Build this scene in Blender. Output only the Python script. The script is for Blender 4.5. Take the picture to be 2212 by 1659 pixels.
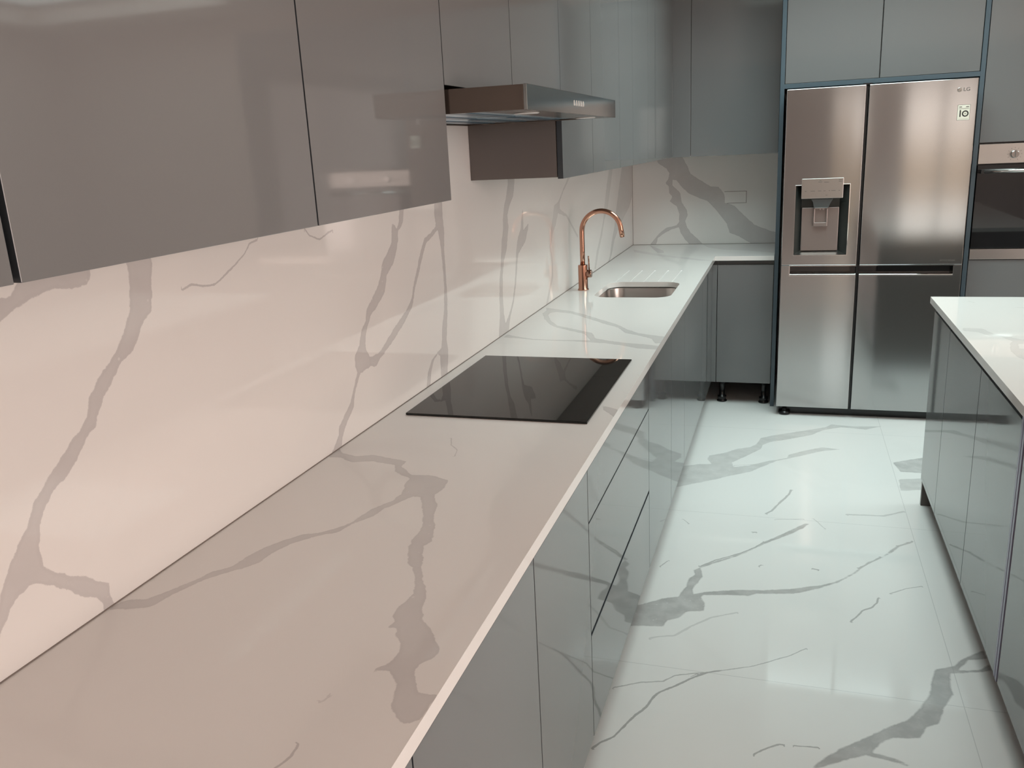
import bpy, bmesh, math, json
import numpy as np
from mathutils import Vector, Matrix
PI = math.pi
sc = bpy.context.scene
for o in list(bpy.data.objects): bpy.data.objects.remove(o)
COL = sc.collection

# ------------------------------------------------------------------ camera
cd = bpy.data.cameras.new('camera'); cam = bpy.data.objects.new('camera', cd); COL.objects.link(cam)
cd.sensor_width = 36.0; cd.sensor_fit = 'HORIZONTAL'
cd.lens = 36.0 * 1849.33 / 2212.0
cd.clip_start = 0.02
r_ = Vector((0.95269626, 0.30009457, -0.04809446)); u_ = Vector((-0.03546741, 0.2669409, 0.96306003)); f_ = Vector((-0.30184747, 0.9157979, -0.26495718))
M = Matrix((r_, u_, -f_)).transposed().to_4x4(); M.translation = Vector((1.00823, -5.84017, 1.58786))
cam.matrix_world = M
sc.camera = cam

# ------------------------------------------------------------------ sky
w = bpy.data.worlds.new('sky'); sc.world = w; w.use_nodes = True
nt = w.node_tree; nt.nodes.clear()
tc = nt.nodes.new('ShaderNodeTexCoord'); sx = nt.nodes.new('ShaderNodeSeparateXYZ'); rp = nt.nodes.new('ShaderNodeValToRGB')
bg = nt.nodes.new('ShaderNodeBackground'); wo = nt.nodes.new('ShaderNodeOutputWorld')
nt.links.new(tc.outputs['Generated'], sx.inputs[0]); nt.links.new(sx.outputs['Z'], rp.inputs[0])
rp.color_ramp.elements[0].position = 0.0; rp.color_ramp.elements[0].color = (1.0, 0.87, 0.78, 1)
rp.color_ramp.elements[1].position = 0.6; rp.color_ramp.elements[1].color = (0.62, 0.86, 0.90, 1)
nt.links.new(rp.outputs[0], bg.inputs[0]); bg.inputs[1].default_value = 2.15
nt.links.new(bg.outputs[0], wo.inputs[0])

# ------------------------------------------------------------------ daylight through the openings
def area(name, loc, rot, sx_, sy_, energy, col, spread=PI):
    l = bpy.data.lights.new(name, 'AREA'); l.shape = 'RECTANGLE'; l.size = sx_; l.size_y = sy_
    l.energy = energy; l.color = col; l.spread = spread
    o = bpy.data.objects.new(name, l); COL.objects.link(o); o.location = loc; o.rotation_euler = rot
    return o
CEIL = 2.62
SKY = (0.60, 2.0, -2.75, -0.95)            # skylight opening x0 x1 y0 y1
SKY2 = (3.25, 4.95, -1.75, -0.45)        # second roof light
WIN = (-7.4, -4.2, 0.6, 2.45)          # side window y0 y1 z0 z1
RX = 5.2                                # right wall
area('skylight_daylight', ((SKY[0]+SKY[1])/2, (SKY[2]+SKY[3])/2, CEIL+0.30), (0, 0, 0), SKY[1]-SKY[0]-.02, SKY[3]-SKY[2]-.02, 30.5, (0.83, 1.0, 0.965), math.radians(140))
area('roof_light_daylight', ((SKY2[0]+SKY2[1])/2, (SKY2[2]+SKY2[3])/2, CEIL+0.13), (0, 0, 0), SKY2[1]-SKY2[0]-.02, SKY2[3]-SKY2[2]-.02, 13, (0.90, 1.0, 0.955))
area('window_daylight', (RX-0.01, (WIN[0]+WIN[1])/2, (WIN[2]+WIN[3])/2), (0, PI/2, 0), WIN[3]-WIN[2], WIN[1]-WIN[0], 79, (1.0, 0.81, 0.745))

vs = sc.view_settings
vs.view_transform = 'Standard'; vs.look = 'None'; vs.gamma = 1; vs.use_curve_mapping = False
vs.exposure = 0.27

# ------------------------------------------------------------------ materials
def mat(name, base, rough=0.4, metal=0.0, spec=0.5, coat=0.0, coat_rough=0.03, aniso=0.0, aniso_rot=0.0, emit=None, es=0.0):
    m = bpy.data.materials.new(name); m.use_nodes = True
    b = m.node_tree.nodes['Principled BSDF']
    b.inputs['Base Color'].default_value = (*base, 1); b.inputs['Roughness'].default_value = rough
    b.inputs['Metallic'].default_value = metal; b.inputs['Specular IOR Level'].default_value = spec
    b.inputs['Coat Weight'].default_value = coat; b.inputs['Coat Roughness'].default_value = coat_rough
    b.inputs['Anisotropic'].default_value = aniso; b.inputs['Anisotropic Rotation'].default_value = aniso_rot
    if emit: b.inputs['Emission Color'].default_value = (*emit, 1); b.inputs['Emission Strength'].default_value = es
    return m
def N(m, t): return m.node_tree.nodes.new(t)
def L(m, a, b): m.node_tree.links.new(a, b)
def add_noise_rough(m, scale, lo, hi, stretch=(1, 1, 1), bump=0.0):
    b = m.node_tree.nodes['Principled BSDF']
    t = N(m, 'ShaderNodeTexCoord'); mp = N(m, 'ShaderNodeMapping'); n = N(m, 'ShaderNodeTexNoise'); r = N(m, 'ShaderNodeMapRange')
    mp.inputs['Scale'].default_value = stretch; n.inputs['Scale'].default_value = scale; n.inputs['Detail'].default_value = 3
    r.inputs['From Min'].default_value = .3; r.inputs['From Max'].default_value = .7
    r.inputs['To Min'].default_value = lo; r.inputs['To Max'].default_value = hi
    L(m, t.outputs['Object'], mp.inputs[0]); L(m, mp.outputs[0], n.inputs[0]); L(m, n.outputs[0], r.inputs[0]); L(m, r.outputs[0], b.inputs['Roughness'])
    if bump:
        bp = N(m, 'ShaderNodeBump'); bp.inputs['Strength'].default_value = bump; bp.inputs['Distance'].default_value = .001
        L(m, n.outputs[0], bp.inputs['Height']); L(m, bp.outputs[0], b.inputs['Normal'])
    return m
GLOSS = mat('grey_gloss_lacquer', (0.168, 0.170, 0.171), 0.06, 0, 0.5)
add_noise_rough(GLOSS, 3, .03, .06)
EDGE = mat('blue_grey_edging', (0.075, 0.108, 0.132), 0.25)
DEDGE = mat('dark_door_edge', (0.045, 0.052, 0.060), 0.35)
CARC = mat('grey_carcass_board', (0.15, 0.128, 0.118), 0.35)
DARK = mat('dark_gap', (0.012, 0.012, 0.014), 0.5)  # near-black for strips set in gaps, shade put into the colour
RAIL = mat('grey_handle_rail', (0.10, 0.105, 0.105), 0.3, 0.4)
BLACK = mat('black_plastic', (0.012, 0.012, 0.013), 0.25)
SEAL = mat('brown_sealant', (0.20, 0.165, 0.145), 0.6)
STEEL = mat('brushed_steel', (0.465, 0.468, 0.47), 0.125, 1.0, aniso=0.88, aniso_rot=0.25)
tg = N(STEEL, 'ShaderNodeTangent'); tg.direction_type = 'RADIAL'; tg.axis = 'Z'; L(STEEL, tg.outputs[0], STEEL.node_tree.nodes['Principled BSDF'].inputs['Tangent'])
STEELP = mat('polished_steel', (0.66, 0.64, 0.62), 0.09, 1.0)
STEELM = mat('satin_steel', (0.50, 0.48, 0.46), 0.28, 1.0)
HOODS = mat('hood_grey_steel', (0.27, 0.265, 0.255), 0.13, 1.0)
HOODB = mat('hood_side_brown_steel', (0.17, 0.135, 0.115), 0.22, 0.75)
CHROME = mat('chrome', (0.8, 0.79, 0.78), 0.04, 1.0)
COPPER = mat('brushed_copper', (0.52, 0.275, 0.195), 0.2, 1.0)
add_noise_rough(COPPER, 20, .16, .24, (1, 1, 12))
COPPERD = mat('dark_copper', (0.34, 0.2, 0.15), 0.2, 1.0)
HOB = mat('black_hob_glass', (0.010, 0.010, 0.009), 0.02, 0, 0.33)
OVG = mat('black_oven_glass', (0.01, 0.01, 0.011), 0.03, 0, 0.9)
TAUPE = mat('dispenser_taupe', (0.27, 0.22, 0.205), 0.3, 0.5)
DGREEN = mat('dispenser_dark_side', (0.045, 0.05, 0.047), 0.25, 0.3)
FILT = mat('hood_filter_cool_reflection', (0.42, 0.56, 0.66), 0.25, 0.8)  # aluminium filter, blue reflected light put into its base colour
FILTD = mat('hood_filter_slot', (0.06, 0.12, 0.17), 0.3, 0.5)  # darker slots, tinted with the same painted blue reflection
LENS = mat('lamp_lens', (0.8, 0.8, 0.78), 0.15)
WALL = mat('wall_paint', (0.60, 0.51, 0.46), 0.6)
WALLD = mat('rear_wall_paint', (0.36, 0.34, 0.325), 0.6)
CEILM = mat('ceiling_paint', (0.80, 0.72, 0.67), 0.7)
STICK = mat('sticker_cream', (0.72, 0.70, 0.60), 0.4)
INK = mat('ink_black', (0.015, 0.015, 0.014), 0.4)
INKG = mat('ink_grey', (0.12, 0.11, 0.10), 0.4)
LILAC = mat('lilac_edging', (0.25, 0.235, 0.33), 0.3)
GLASS = mat('window_glass', (1, 1, 1), 0.0); GLASS.node_tree.nodes['Principled BSDF'].inputs['Transmission Weight'].default_value = 1.0
FRAME = mat('window_frame_dark', (0.05, 0.05, 0.055), 0.4)
GRASS = mat('paving_grey', (0.55, 0.46, 0.38), 0.8)
def tile_mat(name, c1, c2, mortar, scale, bw, rh):
    m = mat(name, c1, .8); b = m.node_tree.nodes['Principled BSDF']
    t = N(m, 'ShaderNodeTexCoord'); mp = N(m, 'ShaderNodeMapping'); br = N(m, 'ShaderNodeTexBrick')
    mp.inputs['Rotation'].default_value = (PI/2, 0, 0)
    br.inputs['Color1'].default_value = (*c1, 1); br.inputs['Color2'].default_value = (*c2, 1); br.inputs['Mortar'].default_value = (*mortar, 1)
    br.inputs['Scale'].default_value = scale; br.inputs['Brick Width'].default_value = bw; br.inputs['Row Height'].default_value = rh
    L(m, t.outputs['Object'], mp.inputs[0]); L(m, mp.outputs[0], br.inputs[0]); L(m, br.outputs[0], b.inputs['Base Color'])
    return m
BRICK = tile_mat('garden_brick', (0.42, 0.24, 0.16), (0.48, 0.29, 0.2), (0.5, 0.44, 0.38), 4.4, 1.0, 0.33)
FENCE = tile_mat('timber_fence', (0.80, 0.46, 0.26), (0.74, 0.42, 0.24), (0.2, 0.11, 0.06), 1.0, 3.0, 0.14)

def marble(name, base, vein, jag=.013, soft=.0012, nscale=42, tiles=False, rough=.04, spec=.5, faint=.10, mottle=.35):
    """white quartz: 'vein' = distance inside the nearest traced vein, 'tone' = its strength"""
    m = mat(name, base, rough, 0, spec); b = m.node_tree.nodes['Principled BSDF']
    a = N(m, 'ShaderNodeAttribute'); a.attribute_name = 'vein'
    tn = N(m, 'ShaderNodeAttribute'); tn.attribute_name = 'tone'
    t = N(m, 'ShaderNodeTexCoord'); n = N(m, 'ShaderNodeTexNoise'); n.inputs['Scale'].default_value = nscale; n.inputs['Detail'].default_value = 5; n.inputs['Roughness'].default_value = .65
    L(m, t.outputs['Object'], n.inputs[0])
    def math_(op, x, y=None, z=None):
        q = N(m, 'ShaderNodeMath'); q.operation = op
        for i, v in enumerate((x, y, z)):
            if v is None: continue
            if isinstance(v, (int, float)): q.inputs[i].default_value = v
            else: L(m, v, q.inputs[i])
        return q.outputs[0]
    v = math_('ADD', a.outputs['Fac'], math_('MULTIPLY', math_('SUBTRACT', n.outputs[0], .5), jag))
    mr = N(m, 'ShaderNodeMapRange'); mr.interpolation_type = 'SMOOTHSTEP'
    mr.inputs['From Min'].default_value = -soft; mr.inputs['From Max'].default_value = soft
    L(m, v, mr.inputs[0])
    # darker rim just inside the vein edge, mottled centre
    rim = N(m, 'ShaderNodeMapRange'); rim.inputs['From Min'].default_value = 0; rim.inputs['From Max'].default_value = .007; rim.inputs['To Min'].default_value = 1.1; rim.inputs['To Max'].default_value = .93
    L(m, v, rim.inputs[0])
    n2 = N(m, 'ShaderNodeTexNoise'); n2.inputs['Scale'].default_value = 18; n2.inputs['Detail'].default_value = 4
    L(m, t.outputs['Object'], n2.inputs[0])
    mot = math_('MULTIPLY_ADD', n2.outputs[0], mottle, 1.0-mottle/2)
    fac = math_('MULTIPLY', math_('MULTIPLY', math_('MULTIPLY', mr.outputs[0], rim.outputs[0]), tn.outputs['Fac']), mot)
    # pale flecks
    vo = N(m, 'ShaderNodeTexVoronoi'); vo.inputs['Scale'].default_value = 30; L(m, t.outputs['Object'], vo.inputs[0])
    fl = N(m, 'ShaderNodeMapRange'); fl.inputs['From Min'].default_value = .05; fl.inputs['From Max'].default_value = .10; L(m, vo.outputs['Distance'], fl.inputs[0])
    fac = math_('MULTIPLY', fac, math_('MULTIPLY_ADD', fl.outputs[0], .45, .55))
    # hairline veins
    def att(nm):
        q = N(m, 'ShaderNodeAttribute'); q.attribute_name = nm; return q.outputs['Fac']
    wob = math_('MULTIPLY', math_('SUBTRACT', n.outputs[0], .5), .008)
    ad = math_('ABSOLUTE', math_('ADD', att('hair'), wob))
    wv = math_('MULTIPLY', att('hairw'), math_('MULTIPLY_ADD', n2.outputs[0], 1.8, .1))
    hm = N(m, 'ShaderNodeMapRange'); hm.interpolation_type = 'SMOOTHSTEP'; L(m, math_('SUBTRACT', wv, ad), hm.inputs[0])
    hm.inputs['From Min'].default_value = -.0009; hm.inputs['From Max'].default_value = .0006
    near = math_('LESS_THAN', att('haird'), math_('ADD', att('hairw'), .0052))
    fac = math_('MAXIMUM', fac, math_('MULTIPLY', math_('MULTIPLY', hm.outputs[0], near), att('hairt')))
    # very faint clouding of the white ground
    n3 = N(m, 'ShaderNodeTexNoise'); n3.inputs['Scale'].default_value = 1.6; n3.inputs['Detail'].default_value = 3; n3.inputs['Distortion'].default_value = 1.2
    L(m, t.outputs['Object'], n3.inputs[0])
    cl = N(m, 'ShaderNodeMapRange'); cl.inputs['From Min'].default_value = .55; cl.inputs['From Max'].default_value = .75; cl.inputs['To Max'].default_value = faint; L(m, n3.outputs[0], cl.inputs[0])
    fac = math_('MAXIMUM', fac, cl.outputs[0])
    mx = N(m, 'ShaderNodeMix'); mx.data_type = 'RGBA'; mx.inputs[6].default_value = (*base, 1); mx.inputs[7].default_value = (*vein, 1)
    L(m, fac, mx.inputs[0]); col = mx.outputs[2]
    if tiles:
        sp = N(m, 'ShaderNodeSeparateXYZ'); L(m, t.outputs['Object'], sp.inputs[0])
        def joint(c, off):
            d = math_('ABSOLUTE', math_('SUBTRACT', math_('FRACT', math_('ADD', math_('DIVIDE', math_('SUBTRACT', c, off), 1.2), .5+20)), .5))
            return math_('LESS_THAN', d, .0011/1.2)
        j = math_('MAXIMUM', joint(sp.outputs[0], 1.53), joint(sp.outputs[1], -2.276))
        m2 = N(m, 'ShaderNodeMix'); m2.data_type = 'RGBA'; m2.inputs[7].default_value = (.42, .42, .41, 1); L(m, col, m2.inputs[6]); L(m, math_('MULTIPLY', j, .45), m2.inputs[0]); col = m2.outputs[2]
    L(m, col, b.inputs['Base Color'])
    return m
QUARTZ = marble('veined_quartz', (0.78, 0.75, 0.725), (0.56, 0.53, 0.52), spec=.4)
QFLOOR = marble('veined_floor_tile', (0.86, 0.845, 0.825), (0.47, 0.46, 0.45), jag=.014, soft=.004, nscale=30, tiles=True, rough=.05, spec=.5, faint=.08, mottle=1.1)

# ------------------------------------------------------------------ mesh helpers
def box(bm, x0, x1, y0, y1, z0, z1, mi=0):
    v = [bm.verts.new(p) for p in ((x0, y0, z0), (x1, y0, z0), (x1, y1, z0), (x0, y1, z0), (x0, y0, z1), (x1, y0, z1), (x1, y1, z1), (x0, y1, z1))]
    fs = []
    for q in ((0, 3, 2, 1), (4, 5, 6, 7), (0, 1, 5, 4), (1, 2, 6, 5), (2, 3, 7, 6), (3, 0, 4, 7)):
        f = bm.faces.new([v[i] for i in q]); f.material_index = mi; fs.append(f)
    return fs
def lathe(bm, prof, cx, cy, axis='z', seg=32, cz=0.0):
    """prof = [(r, h)] revolved about an axis through (cx, cy, cz)"""
    rings = []
    for r, h in prof:
        ring = []
        for k in range(seg):
            a = 2*PI*k/seg; c, s = r*math.cos(a), r*math.sin(a)
            p = (cx+c, cy+s, cz+h) if axis == 'z' else ((cx+h, cy+c, cz+s) if axis == 'x' else (cx+s, cy+h, cz+c))
            ring.append(bm.verts.new(p))
        rings.append(ring)
    for a, b in zip(rings, rings[1:]):
        for k in range(seg): bm.faces.new((a[k], a[(k+1) % seg], b[(k+1) % seg], b[k])).smooth = True
    bm.faces.new(rings[0][::-1]); bm.faces.new(rings[-1])
def tube(bm, pts, r, seg=20, cap=True):
    pts = [Vector(p) for p in pts]; rings = []; ref = None
    for i, p in enumerate(pts):
        d = (pts[min(i+1, len(pts)-1)] - pts[max(i-1, 0)]).normalized()
        if ref is None: ref = Vector((0, 1, 0)) if abs(d.y) < .9 else Vector((1, 0, 0))
        n1 = (ref - d*ref.dot(d)).normalized(); n2 = d.cross(n1); ref = n1
        rr = r[i] if isinstance(r, (list, tuple)) else r
        rings.append([bm.verts.new(p + (n1*math.cos(2*PI*k/seg) + n2*math.sin(2*PI*k/seg))*rr) for k in range(seg)])
    for a, b in zip(rings, rings[1:]):
        for k in range(seg): bm.faces.new((a[k], a[(k+1) % seg], b[(k+1) % seg], b[k])).smooth = True
    if cap: bm.faces.new(rings[0][::-1]); bm.faces.new(rings[-1])
def obj(name, bm, mats, parent=None, bevel=0.0, label=None, kind=None):
    bmesh.ops.recalc_face_normals(bm, faces=bm.faces)
    me = bpy.data.meshes.new(name); 
    if parent is not None:
        bmesh.ops.translate(bm, verts=bm.verts, vec=-world_loc(parent))
    bm.to_mesh(me); bm.free()
    o = bpy.data.objects.new(name, me); COL.objects.link(o)
    for m in (mats if isinstance(mats, (list, tuple)) else [mats]): me.materials.append(m)
    if parent is not None: o.parent = parent
    if bevel:
        b = o.modifiers.new('bevel', 'BEVEL'); b.width = bevel; b.segments = 2; b.limit_method = 'ANGLE'; b.angle_limit = math.radians(40)
    if label: o['label'] = label
    if kind: o['kind'] = kind
    return o
def world_loc(o):
    v = Vector((0, 0, 0))
    while o is not None: v += Vector(o.location); o = o.parent
    return v
def B(*a, mi=0):
    bm = bmesh.new(); box(bm, *a, mi=mi); return bm
def BB(boxes):
    bm = bmesh.new()
    for b in boxes: box(bm, *b)
    return bm
def thing(name, label, cat, loc, group=None):
    o = bpy.data.objects.new(name, None); COL.objects.link(o); o.location = loc; o.empty_display_size = .1
    o['label'] = label; o['category'] = cat
    if group: o['group'] = group
    return o
def tag(o, label, cat, group=None):
    o['label'] = label; o['category'] = cat
    if group: o['group'] = group
    return o
def struct(name, bm, m, label=None):
    return obj(name, bm, m, kind='structure', label=label)

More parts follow.
